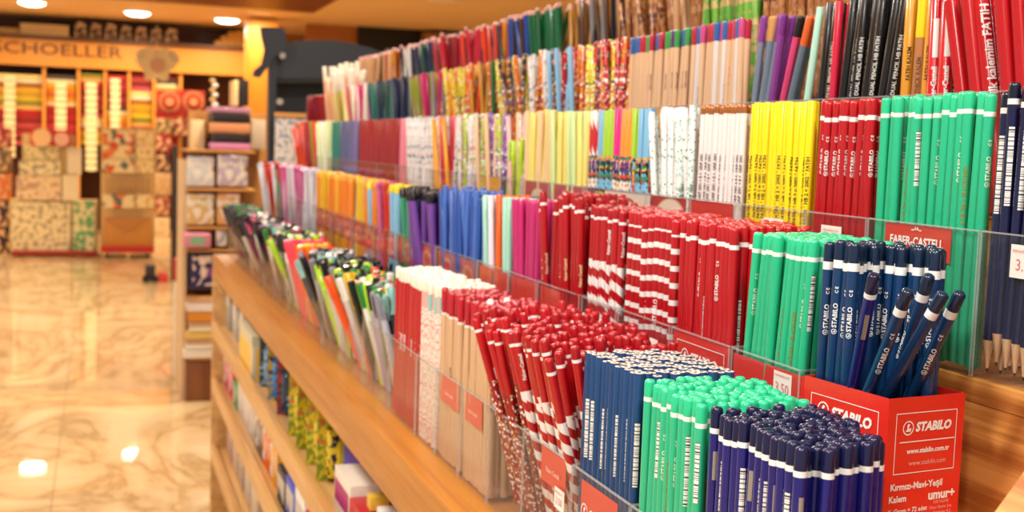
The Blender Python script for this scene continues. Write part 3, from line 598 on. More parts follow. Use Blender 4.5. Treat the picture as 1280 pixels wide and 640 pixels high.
bundle(2, 350, 371, ['f_pk', 'f_pk', 'f_wh'], 'beside the farthest white felt tips', 'pink pens beside the farthest white felt tips', lev='r', rows=3, jit=3, gap=1.15)
bundle(2, 329, 349, ['f_green', 'f_rd', 'f_wh'], 'at the far end of the second tier', 'pens at the far end of the second tier', lev='r', rows=3, lean=8, jit=4, gap=1.15)
ks = [724, 704, 672, 636, 615, 597, 571, 545, 521, 497, 482, 468, 454, 440, 427, 415, 404, 394]
for i in range(1, len(ks)-1):
    a, b_ = Y2(ks[i+1]), Y2(ks[i])
    if ks[i] in (704, 672, 636) or i >= 4:
        card(2, b_+.004, a-.004, .05, .088, ('orange red card below the dark red pencils, its nearer half' if ks[i] > 700 else 'orange red card below the dark red pencils, its farther half' if ks[i] > 670 else 'red card below the magenta pencils' if ks[i] > 640 else 'small red card with a cream emblem below the far pens'), spec='#d8321e' if ks[i] > 600 else '#b8241c', oval=None if ks[i] > 600 else ((.55, '#d87a5a'), (.35, '#c0301e')), grp='red cards along the second tier' if ks[i] <= 640 else None)
# ------------------------------------------------------------------ middle tier
bin_(3, .47, Yt(3, 1237), 'clear acrylic bin holding the dark sharpened pencils', price=(.088, .066, .026, .02)); fill(3, .472, Yt(3, 1238), ['navy_sharp'], 'on the middle tier', 'dark sharpened pencils standing point down', rows=4, jit=.5, zj=.008, pick='code')
bundle(3, 1093, 1236, ['green', 'greengold', 'greengold'], 'on the middle tier', 'green pencils on the middle tier', rows=4, jit=.9, zj=.003)
bundle(3, 1014, 1092, ['red'], 'on the middle tier', 'red pencils on the middle tier', rows=4, jit=.6, price=(.03, .065, .026, .018), pick='letter')
bundle(3, 930, 1013, ['yellow'], 'on the middle tier', 'yellow pencils on the middle tier', rows=4, jit=.6, price=(.03, .065, .03, .018), pick='letter')
bundle(3, 868, 929, ['white'], 'on the middle tier', 'white pencils on the middle tier', rows=4, jit=.4, pick='letter')
bundle(3, 811, 867, ['friend', 'friend2'], 'on the middle tier', 'printed white pencils on the middle tier', rows=3, lean=12, jit=3, pick='letter')
bundle(3, 733, 810, ['fl_blue', 'fl_lime', 'fl_orange', 'fl_orange', 'fl_pink', 'fl_lime', 'fl_lime', 'fl_blue', 'fl_red'], 'on the middle tier', 'flowered pencils on the middle tier', rows=3, jit=.7, seq=True)
bundle(3, 690, 732, ['pyel', 'pyel', 'pgreen'], 'beside the flowered ones', 'pale pencils beside the flowered ones', rows=3, lean=2, jit=2.2)
bundle(3, 655, 689, ['ppeach', 'pyel', 'ppeach', 'pyel'], 'two bins beyond the flowered ones', 'pale pencils two bins beyond the flowered ones', rows=3, jit=1)
bundle(3, 628, 654, ['ppink', 'h_lime', 'g9', 'ppeach'], 'with a lime highlighter among them', 'pale pencils with a lime highlighter among them', rows=3, lean=3, jit=3)
bundle(3, 596, 627, ['g5', 'g5', 'g3', 'g7', 'ppeach'], 'before the pink dotted bin', 'printed pencils before the pink dotted bin', rows=3, lean=2, jit=2)
bundle(3, 568, 595, ['g1', 'g7', 'g1'], 'on the middle tier', 'pink dotted pencils on the middle tier', rows=3, lean=7, jit=3)
bundle(3, 541, 567, ['crimson', 'g3', 'amber', 'g9'], 'leaning beside the white printed ones', 'pencils leaning beside the white printed ones', rows=3, lean=7, jit=3)
bundle(3, 508, 540, ['g3'], 'beside the coral ones', 'white and grey printed pencils', rows=3, lean=2, jit=2.5)
bundle(3, 497, 507, ['pink', 'orange'], 'in the narrow bin of the middle tier', 'coral and orange pencils', rows=3, jit=.6)
bundle(3, 473, 496, ['dkred'], 'in the nearer of two dark red bins', 'dark red pencils, nearer bin', rows=3, jit=.5)
bundle(3, 447, 472, ['dkred'], 'in the farther of two dark red bins', 'dark red pencils, farther bin', rows=3, jit=.5)
bundle(3, 424, 446, ['slate', 'slate', 'lilac'], 'in the middle tier', 'slate blue pencils of the middle tier', rows=3, jit=.5)
bundle(3, 413, 423, ['teal'], 'beside the slate blue ones', 'teal pencils beside the slate blue ones', rows=3, jit=.5)
bundle(3, 396, 412, ['pcream', 'pgreen', 'pcream'], 'beyond the teal ones', 'cream and pale green pencils beyond the teal ones', rows=2, lean=6, jit=4)
bundle(3, 371, 395, ['redor', 'redor', 'olive', 'dkred'], 'at the far end of the middle tier', 'pencils at the far end of the middle tier', rows=3, lean=8, jit=5)
def Y3(px): return Yr(3, px)
card(3, Y3(1105), Y3(1187), .068, .0905, 'red card with white serif name below the middle tier green pencils', lines=(('FABER-CASTELL', .0080, .5, .5, '#f8ece6'), ('~^^~', .005, .5, .86, '#f8ece6')), spec='#d8301c')
card(3, Y3(862), Y3(914), .062, .0905, 'red card with white serif name below the white pencils', lines=(('FABER-CASTELL', .0085, .5, .36, '#f8ece6'),), spec='#cf2c1e')
card(3, Y3(813), Y3(862), .050, .0905, 'red card with a cream oval below the printed white pencils', lines=(('FATIH', .015, .5, .48, '#2a2018'),), spec='#b8241c', oval=((.78, '#c9a58a'), (.72, '#efdcc6')))
card(3, Y3(755), Y3(811), .030, .0905, 'white card with a red ringed emblem below the flowered pencils', lines=(('FATIH', .012, .5, .52, '#5a3a28'),), spec='#ead9c6', oval=((.66, '#c0281e'), (.58, '#ecd8c2')))
for a, b_, w in ((655, 689, 'farther'), (690, 731, 'nearer')):
    card(3, Y3(a), Y3(b_), .045, .0905, 'red card with a cream oval, the '+w+' of two below the pale pencils', lines=(('FATIH', .012, .5, .5, '#8a6a50'),), spec='#c02a1e', oval=((.55, '#d9b08a'), (.5, '#ecd0aa')))
card(3, Y3(598), Y3(625), .045, .0905, 'red card with a yellow stripe below the purple printed pencils', spec=('rings', '#e8a01e', '#b8241c', .05, .5), oval=None)
# ------------------------------------------------------------------ fourth tier
bundle(4, 1192, 1420, ['jumbo'], 'on the fourth tier', 'thick first writing pencils on the fourth tier', rows=3, lean=14, jit=2, pick=None, zj=.004, spinj=.7)
bundle(4, 1121, 1190, ['fabred', 'ochre', 'rawwood', 'ochre'], 'beside the black ones', 'ochre and red pencils beside the black ones', rows=3, jit=1, seq=True, pick='letter', spinj=.3)
bundle(4, 1014, 1119, ['black', 'black', 'black', 'black', 'black', 'black', 'crimson', 'black'], 'on the fourth tier', 'glossy black pencils on the fourth tier', rows=3, lean=-8, jit=1, seq=True, pick=None, spinj=.3)
bundle(4, 991, 1012, ['pyel', 'pmint', 'pyel'], 'beside the glossy black ones', 'pale pencils beside the glossy black ones', rows=2, lean=-8, jit=2.5)
bundle(4, 930, 990, ['gw_or', 'gw_pink', 'gw_purp', 'gw_vio', 'gw_tan', 'gw_vio'], 'leaning on the fourth tier', 'two tone pencils leaning on the fourth tier', rows=2, lean=-17, jit=1.5, seq=True, gap=1.1)
bundle(4, 858, 929, ['silv_blue', 'w_blue', 'w_red', 'silv_blue', 'w_pink', 'w_red'], 'in the nearer wooden bin of tier four', 'coloured end wooden pencils, nearer bin', rows=3, jit=1)
bundle(4, 783, 857, ['w_blue', 'w_red', 'w_pur', 'w_green', 'w_blue'], 'in the farther wooden bin of tier four', 'coloured end wooden pencils, farther bin', rows=3, jit=1.2)
bundle(4, 722, 782, ['g6', 'g4', 'g8', 'g2', 'g6'], 'beside the wooden ones with coloured ends', 'printed pencils beside the wooden ones', rows=3, lean=2, jit=2.5)
bundle(4, 668, 721, ['g4', 'g3', 'g8', 'g6', 'lblue'], 'two bins beyond the coloured wooden ends', 'printed pencils two bins beyond the wooden ends', rows=3, lean=1, jit=3)
bundle(4, 621, 667, ['g3', 'g2', 'g8', 'g4'], 'three bins beyond the coloured wooden ends', 'printed pencils three bins beyond the wooden ends', rows=3, lean=2, jit=4)
bundle(4, 588, 620, ['g4', 'dgreen', 'redor', 'gold'], 'before the yellow printed ones', 'pencils before the yellow printed ones', rows=3, lean=2, jit=4)
bundle(4, 555, 587, ['g2', 'g4', 'amber'], 'at the middle of the fourth tier', 'yellow printed pencils of the fourth tier', rows=3, lean=4, jit=6)
bundle(4, 518, 554, ['magenta', 'olive', 'grey', 'amber'], 'beyond the yellow printed ones', 'pencils beyond the yellow printed ones', rows=3, lean=6, jit=4)
bundle(4, 490, 517, ['dkblue', 'dkblue', 'grey'], 'in the nearer dark bin of tier four', 'dark pencils, nearer bin of tier four', rows=3, lean=2, jit=3)
bundle(4, 464, 489, ['teal', 'dkblue', 'dgreen'], 'in the farther dark bin of tier four', 'dark pencils, farther bin of tier four', rows=3, lean=4, jit=3)
bundle(4, 440, 463, ['magenta', 'magenta', 'pcream'], 'second bin from the far end of tier four', 'pencils second from the far end of tier four', rows=2, jit=3)
d('tall1', 'paint_brush', 'pale yellow wrapped paint brush', '#e8dc8a', L=.22, r=.006, top=('dip', '#f4ead8', .05), n=8, cat='brush'); d('tall2', 'paint_brush', 'peach wrapped paint brush', '#f0b890', L=.24, r=.006, top=('dip', '#f0e4c8', .04), n=8, cat='brush')
bundle(4, 411, 439, ['tall1', 'tall2', 'tall1'], 'in the farthest bin of tier four', 'brushes in the farthest bin of tier four', rows=2, jit=4)
def Y4(px): return Yr(4, px)
for a, b_, c, lb in ((1027, 1085, '#c8281e', 'red card below the glossy black pencils'), (840, 866, '#d8301e', 'orange red card below the nearer wooden pencils with coloured ends'), (757, 826, '#f0a81e', 'long yellow card above the flowered pencils'), (722, 754, '#5a4a7a', 'violet card above the pale yellow pencils')):
    card(4, Y4(a), Y4(b_), .060, .0905, lb, spec=c, grp=None)
card(4, Y4(1158), Y4(1190), .074, .0905, 'white price card below the ochre pencils', spec='#efe4da', lines=(('3.50', .008, .5, .4, '#c8606a'),), grp=None); card(4, Y4(985), Y4(1012), .076, .0905, 'white price card below the pale mint pencils', spec='#efe4da', lines=(('2.75', .007, .5, .4, '#c8606a'),), grp=None)
# ------------------------------------------------------------------ top tier
bundle(5, 1060, 1185, ['brownspot', 'bark'], 'behind the glossy black ones', 'brown pencils behind the glossy black ones', rows=2, jit=3)
bundle(5, 957, 1058, ['brownspot', 'bark', 'brownspot'], 'behind the red card of the top tier', 'brown pencils behind the top red card', rows=3, jit=3)
bundle(5, 872, 956, ['leafy', 'leafy2'], 'on the top tier', 'green leaf pencils on the top tier', rows=3, lean=2, jit=4)
bundle(5, 780, 871, ['bark', 'brownspot', 'bark', 'sand'], 'beside the green leaf ones', 'brown pencils beside the green leaf ones', rows=3, lean=6, jit=3)
bundle(5, 737, 779, ['r_brown', 'r_black2', 'r_grey', 'r_gold'], 'beside the brown patterned ones', 'dark pencils beside the brown patterned ones', rows=3, lean=6, jit=2.5)
bundle(5, 706, 736, ['r_gold', 'r_gold', 'r_brown'], 'on the top tier', 'golden brown pencils on the top tier', rows=3, lean=7, jit=2.5)
bundle(5, 664, 705, ['r_dgreen'], 'on the top tier', 'dark green pencils on the top tier', rows=3, lean=3, jit=3)
bundle(5, 632, 663, ['r_royal', 'r_royal', 'r_brown', 'r_black2'], 'beside the dark green ones', 'blue and dark pencils beside the dark green ones', rows=3, lean=5, jit=2.5)
bundle(5, 600, 631, ['r_black2', 'r_redor', 'r_plum', 'r_amber'], 'beyond the blue ones', 'dark and orange pencils beyond the blue ones', rows=3, lean=7, jit=3)
bundle(5, 572, 599, ['r_redor', 'r_plum', 'r_crimson'], 'two bins beyond the royal blue ones', 'plum and red pencils on the top tier', rows=3, lean=8, jit=3)
bundle(5, 547, 571, ['r_crimson', 'r_crimson', 'r_dkred'], 'on the top tier', 'crimson pencils on the top tier', rows=3, lean=6, jit=6)
bundle(5, 522, 546, ['r_dkblue', 'r_dgreen', 'r_dkblue'], 'beyond the crimson ones', 'dark pencils beyond the crimson ones', rows=3, lean=8, jit=2.5)
bundle(5, 500, 521, ['r_white2', 'r_black2', 'r_white2'], 'beyond the dark blue ones', 'white pencils beyond the dark blue ones', rows=3, lean=6, jit=2.5)
bundle(5, 476, 499, ['r_gold', 'r_sand', 'r_dkred'], 'in the third farthest bin up top', 'brown pencils in the third farthest top bin', rows=3, lean=2, jit=2.5)
bundle(5, 452, 475, ['r_sand', 'r_sand', 'r_black2'], 'in the farthest bin up top', 'sand pencils in the farthest top bin', rows=3, lean=0, jit=3)
def Y5(px): return Yr(5, px)
card(5, Y5(946), Y5(984), .060, .0905, 'red card on the top tier in front of the brown spotted pencils', spec='#d84020', grp=None)
for i in range(7):
    a = 455+i*15; card(5, Y5(a), Y5(a+12), .066, .0905, 'thin red card along the far part of the top tier', spec='#c8321e', grp='red cards along the far top tier')
# ------------------------------------------------------------------ goods on the lower shelves
def carton_box(name, lo, hi, spec, label, cat, group=None, stripe=None, rot=0, lid=None):
    w = [hi[i]-lo[i] for i in range(3)]; e = empty(name, (lo[0]+w[0]/2, lo[1]+w[1]/2, lo[2]+H)); e.rotation_euler.z = rot
    tag(e, label, cat, group)
    box('body', (-w[0]/2, -w[1]/2, 0), (w[0]/2, w[1]/2, w[2]), mat(spec, .45, .1, r=0), min(w)*.04, e)
    if stripe:
        sp, z0, z1 = stripe; q = .0006
        box('printed_front', (-w[0]/2-q, -w[1]*.42, w[2]*z0), (-w[0]/2+q, w[1]*.42, w[2]*z1), mat(sp, .4, .1, r=0), 0, e)
        box('printed_end', (-w[0]*.42, -w[1]/2-q, w[2]*z0), (w[0]*.42, -w[1]/2+q, w[2]*z1), mat(sp, .4, .1, r=0), 0, e)
    if lid: box('lid', (-w[0]/2-.001, -w[1]/2-.001, w[2]*.8), (w[0]/2+.001, w[1]/2+.001, w[2]+.001), mat(lid, .45, .1, r=0), 0, e)
    return e
def blister(lo, hi, spec, spec2, label, group):
    """a hanging-card toy pack: card with a bulged clear bubble over the goods"""
    w = [hi[i]-lo[i] for i in range(3)]; e = empty('toy_pack', (lo[0], lo[1], lo[2]+H)); tag(e, label, 'toy', group); e.rotation_euler.z = random.uniform(-.3, .3)
    v, f = box_data((0, 0, 0), (w[0], .003, w[2]), 0); link('card', mesh('card', v, f, [mat(spec, .4, .2, r=0)]), e)
    v, f = box_data((w[0]*.12, -.024, w[2]*.05), (w[0]*.88, -.0002, w[2]*.62), .008); link('bubble', mesh('bubble', v, f, [mat(('noise', spec2, '#3a3432', 110, .56), .12, .5, r=0)], smooth=True, ang=60), e); v, f = box_data((w[0]*.3, -.028, w[2]*.14), (w[0]*.7, -.0235, w[2]*.5), .001); link('toy_body', mesh('toy_body', v, f, [mat(spec2, .3, .3, r=0)]), e)
    return e
    prof = [(w[0]*.40, 0), (w[0]*.42, w[2]*.08), (w[0]*.36, w[2]*.3), (w[0]*.40, w[2]*.5), (w[0]*.22, w[2]*.66), (.0001, w[2]*.7)]
    vs, fs = lathe(prof, 10); vs = [(x+w[0]/2, y*.5-.006, z+w[2]*.04) for x, y, z in vs]; link('bubble', mesh('bubble', vs, fs, [mat(spec2, .15, .5, r=0)], smooth=True), e)
    return e
S2, S3 = -.532, -.692
Yl = 3.40
for i in range(6):
    y1 = Yl-.002-i*.085; h = .135-.012*(i % 3)
    carton_box('book', (.335+.01*(i % 2), y1-.08, S2), (.50, y1, S2+h), ['#b0a898', '#9a6a4a', '#c9c0b0', '#a88a6a', '#b8b4a4', '#8a5a3a'][i], ['pale grey', 'rust brown', 'cream', 'tan', 'ash grey', 'dark tan'][i]+' thick book standing on the upper lower shelf at the far end', 'book', 'books at the far end of the shelf under the ledge', (['#d8d0c0', '#c88a5a'][i % 2], .5, .9))
carton_box('storage_box', (.315, 2.62, S2), (.42, 2.88, S2+.10), '#d8ccb0', 'long yellow box with a pale lid on the shelf right under the ledge', 'box', None, ('#f0c04a', .05, .75), 0, '#cfc8a8')
pk = [('#2a3a4a', '#8ab0c8'), ('#7a3a3a', '#c83a2a'), ('#2a6a8a', '#e8d8c0'), ('#c8a02a', '#3a8ac8'), ('#22324a', '#e0702a'), ('#3a8ab8', '#f0e0c0'), ('#a83038', '#30485a')]
for i in range(9):
    y = 2.57-i*.045; a, b_ = pk[i % 7]
    blister((.325+.012*(i % 3), y, S2), (.40+.012*(i % 3), y+.03, S2+.138-.01*(i % 2)), ('cells', [a, b_, a, '#3a3030'], None, 120), b_, 'dark blue, orange and red toy pack standing under the ledge', 'dark toy packs under the ledge')
for i in range(7):
    y = 2.13-i*.05
    blister((.322+.014*(i % 2), y, S2), (.405+.014*(i % 2), y+.03, S2+.135-.012*(i % 3)), ('cells', ['#e0b81e', '#d8c83a', '#8a9a2a', '#c87a3a'], None, 110), '#e8c82a', 'yellow toy pack standing under the ledge', 'yellow toy packs under the ledge')
carton_box('craft_box', (.36, 1.72, S2), (.50, 1.80, S2+.10), '#3a5ab0', 'blue and violet box lying tilted behind the white box', 'box', None, ('#6a4ab8', .2, .9), .5)
carton_box('eraser_box', (.325, 1.585, S2), (.425, 1.70, S2+.062), '#f0e4d0', 'white open box with a magenta label under the ledge', 'box', None, ('#b01e7a', .25, .75))
carton_box('tape_box', (.43, 1.58, S2), (.60, 1.70, S2+.08), '#c8884a', 'tan cardboard box beside the white box with the magenta label', 'box', None, ('#e0b070', .3, .8))
carton_box('glue_tray', (.322, 1.42, S2), (.47, 1.575, S2+.05), '#c01828', 'deep red tray under the ledge, nearest of the goods', 'tray', None, ('#a01020', .1, .6))
carton_box('marker_box', (.48, 1.42, S2), (.62, 1.56, S2+.09), '#b02020', 'red box printed with dark shapes behind the red tray', 'box', None, (('cells', ['#b02020', '#2a2a3a', '#c83a2a'], None, 40), .1, .95))
for i in range(4): carton_box('small_box', (.335+.03*(i % 2), 1.44+.03*i, S2+.052), (.36+.03*(i % 2), 1.463+.03*i, S2+.070), ['#f0e8e0', '#30304a', '#e8c040', '#e05a7a'][i], ['white', 'navy', 'yellow', 'pink'][i]+' small packet lying in the deep red tray', 'packet', 'packets in the red tray')
for i in range(9):
    y1 = Yl-.01-i*.12; c = ['#c83a6a', '#d84a5a', '#3a9a5a', '#d8c8b8', '#e0d0c0', '#c8b8a8', '#6a6058', '#e8681e', '#e8a01e'][i]; h = [.10, .09, .06, .11, .12, .10, .11, .12, .09][i]
    carton_box('stationery_box', (.33, y1-.11, S3), (.47, y1, S3+h), c, ['raspberry', 'coral red', 'green', 'pale grey', 'cream', 'stone grey', 'dark grey', 'orange', 'amber'][i]+' stationery box on the second shelf below the ledge', 'box', None, (('cells', [c, '#e8dcd0', c, '#5a3a4a'], None, 30), .15, .85))
for i in range(4):
    y1 = 2.28-i*.11; c = ['#22262a', '#2a4ac0', '#f0ece4', '#c81e28'][i]
    carton_box('gift_box', (.325, y1-.10, S3), (.45, y1, S3+[.07, .08, .09, .08][i]), c, ['black', 'bright blue', 'white', 'bright red'][i]+' gift box on the second shelf below the ledge', 'box', None, (('cells', [c, '#c8c0b8', c], None, 26), .2, .8))
for i in range(5):
    y1 = 3.38-i*.14; c = ['#9a4a4a', '#b88a6a', '#7a4a3a', '#a89888', '#c8a888'][i]
    carton_box('notebook_stack', (.34, y1-.13, -.882), (.52, y1, -.882+.10), c, ['rose', 'tan', 'brown', 'grey', 'beige'][i]+' notebooks stacked on the third shelf below the ledge', 'notebooks', None, (('rings', '#e8dcc8', c, .012, .5), .05, .95))
# ------------------------------------------------------------------ room
FL = 0.0
cw = mat('#d9a661', .6, 0)
struct('floor', (-5, -2.5, -.02), (9, 21.3, 0), marble_mat(), 'glossy cream marble floor with brown veins')
struct('ceiling', (-5, -2.5, 1.41+H), (9, 21.3, 1.47+H), mat('#edc98f', .7, 0), 'warm plastered ceiling')
struct('wall_far', (-5, 16.7, 0), (2.9, 16.9, 1.41+H), mat('#b9803f', .6, 0), 'far wall behind the paper racks')
0 and struct('wall_left', (-5.1, -2.5, 0), (-5, 21.2, 1.41+H), mat('#d8b890', .7, 0), 'side wall of the shop')
0 and struct('wall_near', (-5, -2.6, 0), (9, -2.5, 1.41+H), mat('#d8c8b0', .7, 0), 'wall behind the viewer')
struct('wall_right', (9, -2.5, 0), (9.1, 21.2, 1.41+H), mat('#d0a878', .7, 0), 'side wall beyond the pencil rack')
struct('wall_back', (2.40, 14.9, 0), (9, 15.1, 1.41+H), mat('#b06c2a', .5, 0), 'orange wooden wall part behind the dark stand')
struct('trim_1', (-.8, 10.6, 1.395+H), (2.235, 13.5, 1.409+H), mat('#6e3510', .5, 0), 'dark brown wooden ceiling panel')
def bgb(name, x0, y0, x1, y1, Y, depth, spec, label=None, cat=None, group=None, parent=None, c=.004, rough=.5, m=None):
    ym, xm = (y0+y1)/2, (x0+x1)/2; a, b_ = on(x0, ym, 1, Y), on(x1, ym, 1, Y); t, u = on(xm, y0, 1, Y), on(xm, y1, 1, Y)
    lo, hi = Vector((a.x, Y, u.z+H)), Vector((b_.x, Y+depth, t.z+H))
    if parent is None:
        o = box(name, (0, 0, 0), tuple(hi-lo), m or mat(spec, rough, .05, r=0), c); o.location = lo
        return tag(o, label, cat, group)
    p = parent.location; return box(name, tuple(lo-p), tuple(hi-p), m or mat(spec, rough, .05, r=0), c, parent)
def bge(name, px, py, Y, label, cat, group=None, floor=False):
    p = on(px, py, 1, Y); return tag(empty(name, (p.x, Y, 0 if floor else p.z+H)), label, cat, group)
# pillar, and a black slab for the dark opening
o = bgb('pillar', 308, 26, 346, 330, 14.4, .35, '#e79a2c', None, None); o['kind'] = 'structure'; o['label'] = 'square amber lit pillar'
o = bgb('dark_opening', 447, 24, 590, 130, 14.8, .06, '#050302', 'black television screen shaped board hung below the ceiling on the orange wall', 'board')  # flat slab coloured black for the darkness of an opening
o.name = 'wall_board'
e = bge('wall_cabinet', 540, 70, 14.5, 'brown cabinet fixed to the orange wall, partly hidden by the top tier', 'cabinet'); bgb('body', 532, 42, 600, 130, 14.5, .28, '#a87038', parent=e); bgb('door', 536, 46, 564, 126, 14.47, .03, '#b98048', parent=e); bgb('door', 567, 46, 597, 126, 14.47, .03, '#b98048', parent=e)
# far paper rack: cabinet with fascia, compartments, paper stacks
FY = 15.9
cab = bge('paper_rack', -60, 320, FY, 'wide amber wooden wall rack for coloured papers under a long sign board', 'rack', None, True)
wf = mat('#e09a3e', .45, .1)
def cp(name, x0, y0, x1, y1, d0, d1, spec, m=None): return bgb(name, x0, y0, x1, y1, FY+d0, d1, spec, parent=cab, m=m, c=0)
cp('sign_board', -60, 52, 312, 86, -.05, .1, None, wf); cp('top_shelf', -60, 48, 312, 53, -.1, .69, '#5a3416')
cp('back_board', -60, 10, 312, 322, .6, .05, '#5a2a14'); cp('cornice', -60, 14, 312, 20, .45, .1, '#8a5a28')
divs = [-40, 55, 98, 131, 161, 192, 225]
for x in divs: cp('divider', x-2, 84, x+2, 322, 0, .6, None, wf)
cp('plinth', -60, 300, 312, 322, 0, .6, '#7a4a20')
P0 = cab.location
sg = flat_text('X SCHOELLER', .20, mat('#5a3418', .5, 0), .0, 1.42)
a = on(57, 62, 1, FY-.06); link('lettering', sg, cab, Matrix(((1, 0, 0, a.x-P0.x), (0, 0, -1, -.062), (0, 1, 0, a.z+H-P0.z), (0, 0, 0, 1))))
# stacks of coloured paper, one object each
cols = ['#f2dc8a', '#f6e8c8', '#a86a20', '#e8b01e', '#c8a020', '#e0c02a', '#8a8a2a', '#e8b060', '#b81e1e', '#a81818', '#8a1414', '#c84a4a', '#9a2020', '#b83838', '#7a1a1a', '#d05060']
colsb = ['#4a4038', '#f2e0b0', '#f0b02a', '#e8901a', '#e07a1a', '#f0a82a', '#f2dca0', '#c02020', '#b02018', '#c81e28', '#a81a1a', '#d83a4a', '#c02a30', '#8a1818', '#b84a50', '#902020']
for ci in range(len(divs)-1):
    x0, x1 = divs[ci]+3, divs[ci+1]-3
    for r_ in range(16):
        y0 = 92+r_*5.6+(ci % 2)*2; c = (cols if ci % 2 == 0 else colsb)[(r_+ci*3) % 16 if ci > 1 else r_]
        if y0 > 180: break
        nm = {'f': 'cream', 'e': 'yellow orange', 'a': 'ochre brown', 'c': 'deep coral', '8': 'dark brown', 'b': 'red', '9': 'dark red', '7': 'maroon', 'd': 'rose', '4': 'charcoal'}[c[1]]
        bgb('paper_stack', x0, y0, x1, y0+4.6, FY+.06+.01*(r_ % 3), .45, c, nm+' paper stack in the '+['first', 'second', 'third', 'fourth', 'fifth', 'sixth'][ci]+' bay of the far paper rack', 'paper', 'paper stacks in bay '+['one', 'two', 'three', 'four', 'five', 'six'][ci], c=0)
for x, w_, y0, y1 in ((12, 7, 94, 205), (76, 7, 104, 205), (114, 7, 103, 215), (144, 6, 98, 205)):
    e = bge('price_ladder', x, y1, FY-.1, 'vertical strip of cream price tags hanging before the paper stacks', 'price tags', 'price strips on the paper rack'); n_ = int((y1-y0)/8)
    bgb('strip', x-1.5, y0, x+1.5, y1, FY-.03, .005, '#e8d8a8', parent=e, c=0)
    for i in range(n_): bgb('price_tag', x-w_, y0+i*8, x+w_, y0+i*8+6.4, FY-.05, .01, '#f6e8b8', parent=e, c=0)
# things on the shelf above the sign
ZS = on(126, 48, 1, FY-.1).z+H+.001
bgb('paper_roll', -40, 39, 24, 47.5, FY+.1, .3, '#e8d090', 'long pale yellow roll lying on top of the far rack', 'paper roll', c=.03).location.z = ZS
bgb('flat_box', 25, 33, 86, 47.5, FY+.05, .5, '#f6dca0', 'cream flat box on top of the far rack', 'box').location.z = ZS
rb = ('cells', ['#8a5a30', '#e8d8b8', '#5a3a20', '#c89a60', '#3a2618'], None, 28)
for i in range(7):
    x = 92+i*19; _o = bgb('wrapped_roll', x, 26+random.uniform(0, 4), x+17, 47.6, FY+.05+.05*(i % 2), .3, rb, 'brown and cream patterned gift wrap bundle on top of the far rack', 'gift wrap', 'gift wrap bundles on the far rack', c=.05); _o.location.z = ZS
e = bge('golden_ornament', 288, 66, FY, 'golden crown shaped ornament on the far rack', 'ornament')
for i, (dx, h_) in enumerate(((-20, 8), (-12, 14), (-3, 19), (6, 20), (14, 16))): bgb('point', 288+dx, 66-h_, 288+dx+10, 66, FY+.05, .25, '#e0a850', parent=e, c=.03)
e.location.z = ZS
# hanging flower sign and red emblem panels
def disc(name, px, py, Y, rad, spec, parent, n=20, wav=0, thick=.02):
    p = on(px, py, 1, Y)-Vector((parent.location.x, parent.location.y, parent.location.z-H)); vs = []
    for yy in (0, thick):
        for i in range(n):
            a = 2*math.pi*i/n; q = rad*(1+wav*math.cos(6*a)); vs.append((p.x+q*math.cos(a), p.y+yy, p.z+q*math.sin(a)))
    fs = [tuple(range(n)), tuple(reversed(range(n, 2*n)))]+[(i, n+i, n+(i+1) % n, (i+1) % n) for i in range(n)]
    return link(name, mesh(name, vs, fs, [mat(spec, .5, 0)]), parent)
e = bge('flower_sign', 196, 80, 12.2, 'cream flower shaped hanging sign with a pale pink centre', 'sign'); disc('petals', 196, 80, 12.2, .16, '#f6dca8', e, 36, .14); disc('wing', 180, 71, 12.24, .08, '#f8e2b8', e); disc('wing', 214, 73, 12.24, .08, '#f8e2b8', e); disc('centre', 197, 82, 12.17, .065, '#dca888', e); bgb('cord', 195.5, 30, 196.5, 66, 12.2, .01, '#e8d0a0', parent=e, c=0)
for i, x in enumerate((212, 242)):
    e = bge('hanging_emblem_sign', x, 145, 15.5, 'red panel with a cream round emblem, '+['beside the paper rack', 'half behind the striped boxes'][i], 'panel'); bgb('panel', x-16, 113, x+14, 146, 15.5, .1, '#8e1410', parent=e)  # panel floats, no hanger is built
    disc('ring', x, 127, 15.48, .13, '#b06a48', e); disc('ring', x, 127, 15.46, .09, '#8e1c12', e); disc('ring', x, 127, 15.44, .05, '#c88058', e)
# goods under the emblem panels
for i, (x0, y0, x1, y1, c, n_) in enumerate(((196, 148, 216, 168, '#7a6a3a', 'olive'), (218, 148, 240, 170, '#8a3a3a', 'maroon'), (192, 170, 214, 190, '#a02838', 'crimson'), (196, 192, 212, 214, '#5a2a30', 'dark wine'), (190, 216, 214, 244, '#c8a878', 'sandy'), (194, 246, 212, 270, '#a04a3a', 'brick red'), (192, 272, 212, 318, '#e8d0a8', 'cream'))):
    bgb('goods_box', x0, y0, x1, y1, 15, .4, ('cells', [c, '#d8b890', c, c], None, 20), n_+' box in the column of goods behind the dark pole', 'box')
o = bgb('dark_pole', 215, 182, 222, 352, 10.6, .06, '#2a1c18', 'slim dark display pole standing on the marble floor', 'pole')
_w = bgb('white_carton', 219, 331, 231, 452, 6.3, .14, '#e8dccc', 'tall narrow white carton standing behind the book display', 'box'); _w.location.z = 0; _r = bgb('red_box', 219, 302, 231, 330, 6.32, .12, '#c8141a', 'red box on top of the tall narrow white carton', 'box'); _r.location.z = max(v.co.z for v in _w.data.vertices)+.001
for (x, y, c, n_) in ((188, 352, '#2a2420', 'black'), (204, 362, '#c83a2a', 'red')):
    e = bge('toy_scooter', x, y, 10.5, n_+' wheeled toy standing on the floor by the dark pole', 'toy'); bgb('body', x-6, y-20, x+6, y-5, 10.5, .15, c, parent=e)
    for dx in (-5, 5): disc('wheel', x+dx, y-3, 10.5, .035, '#1a1614', e, 14, 0, .03)
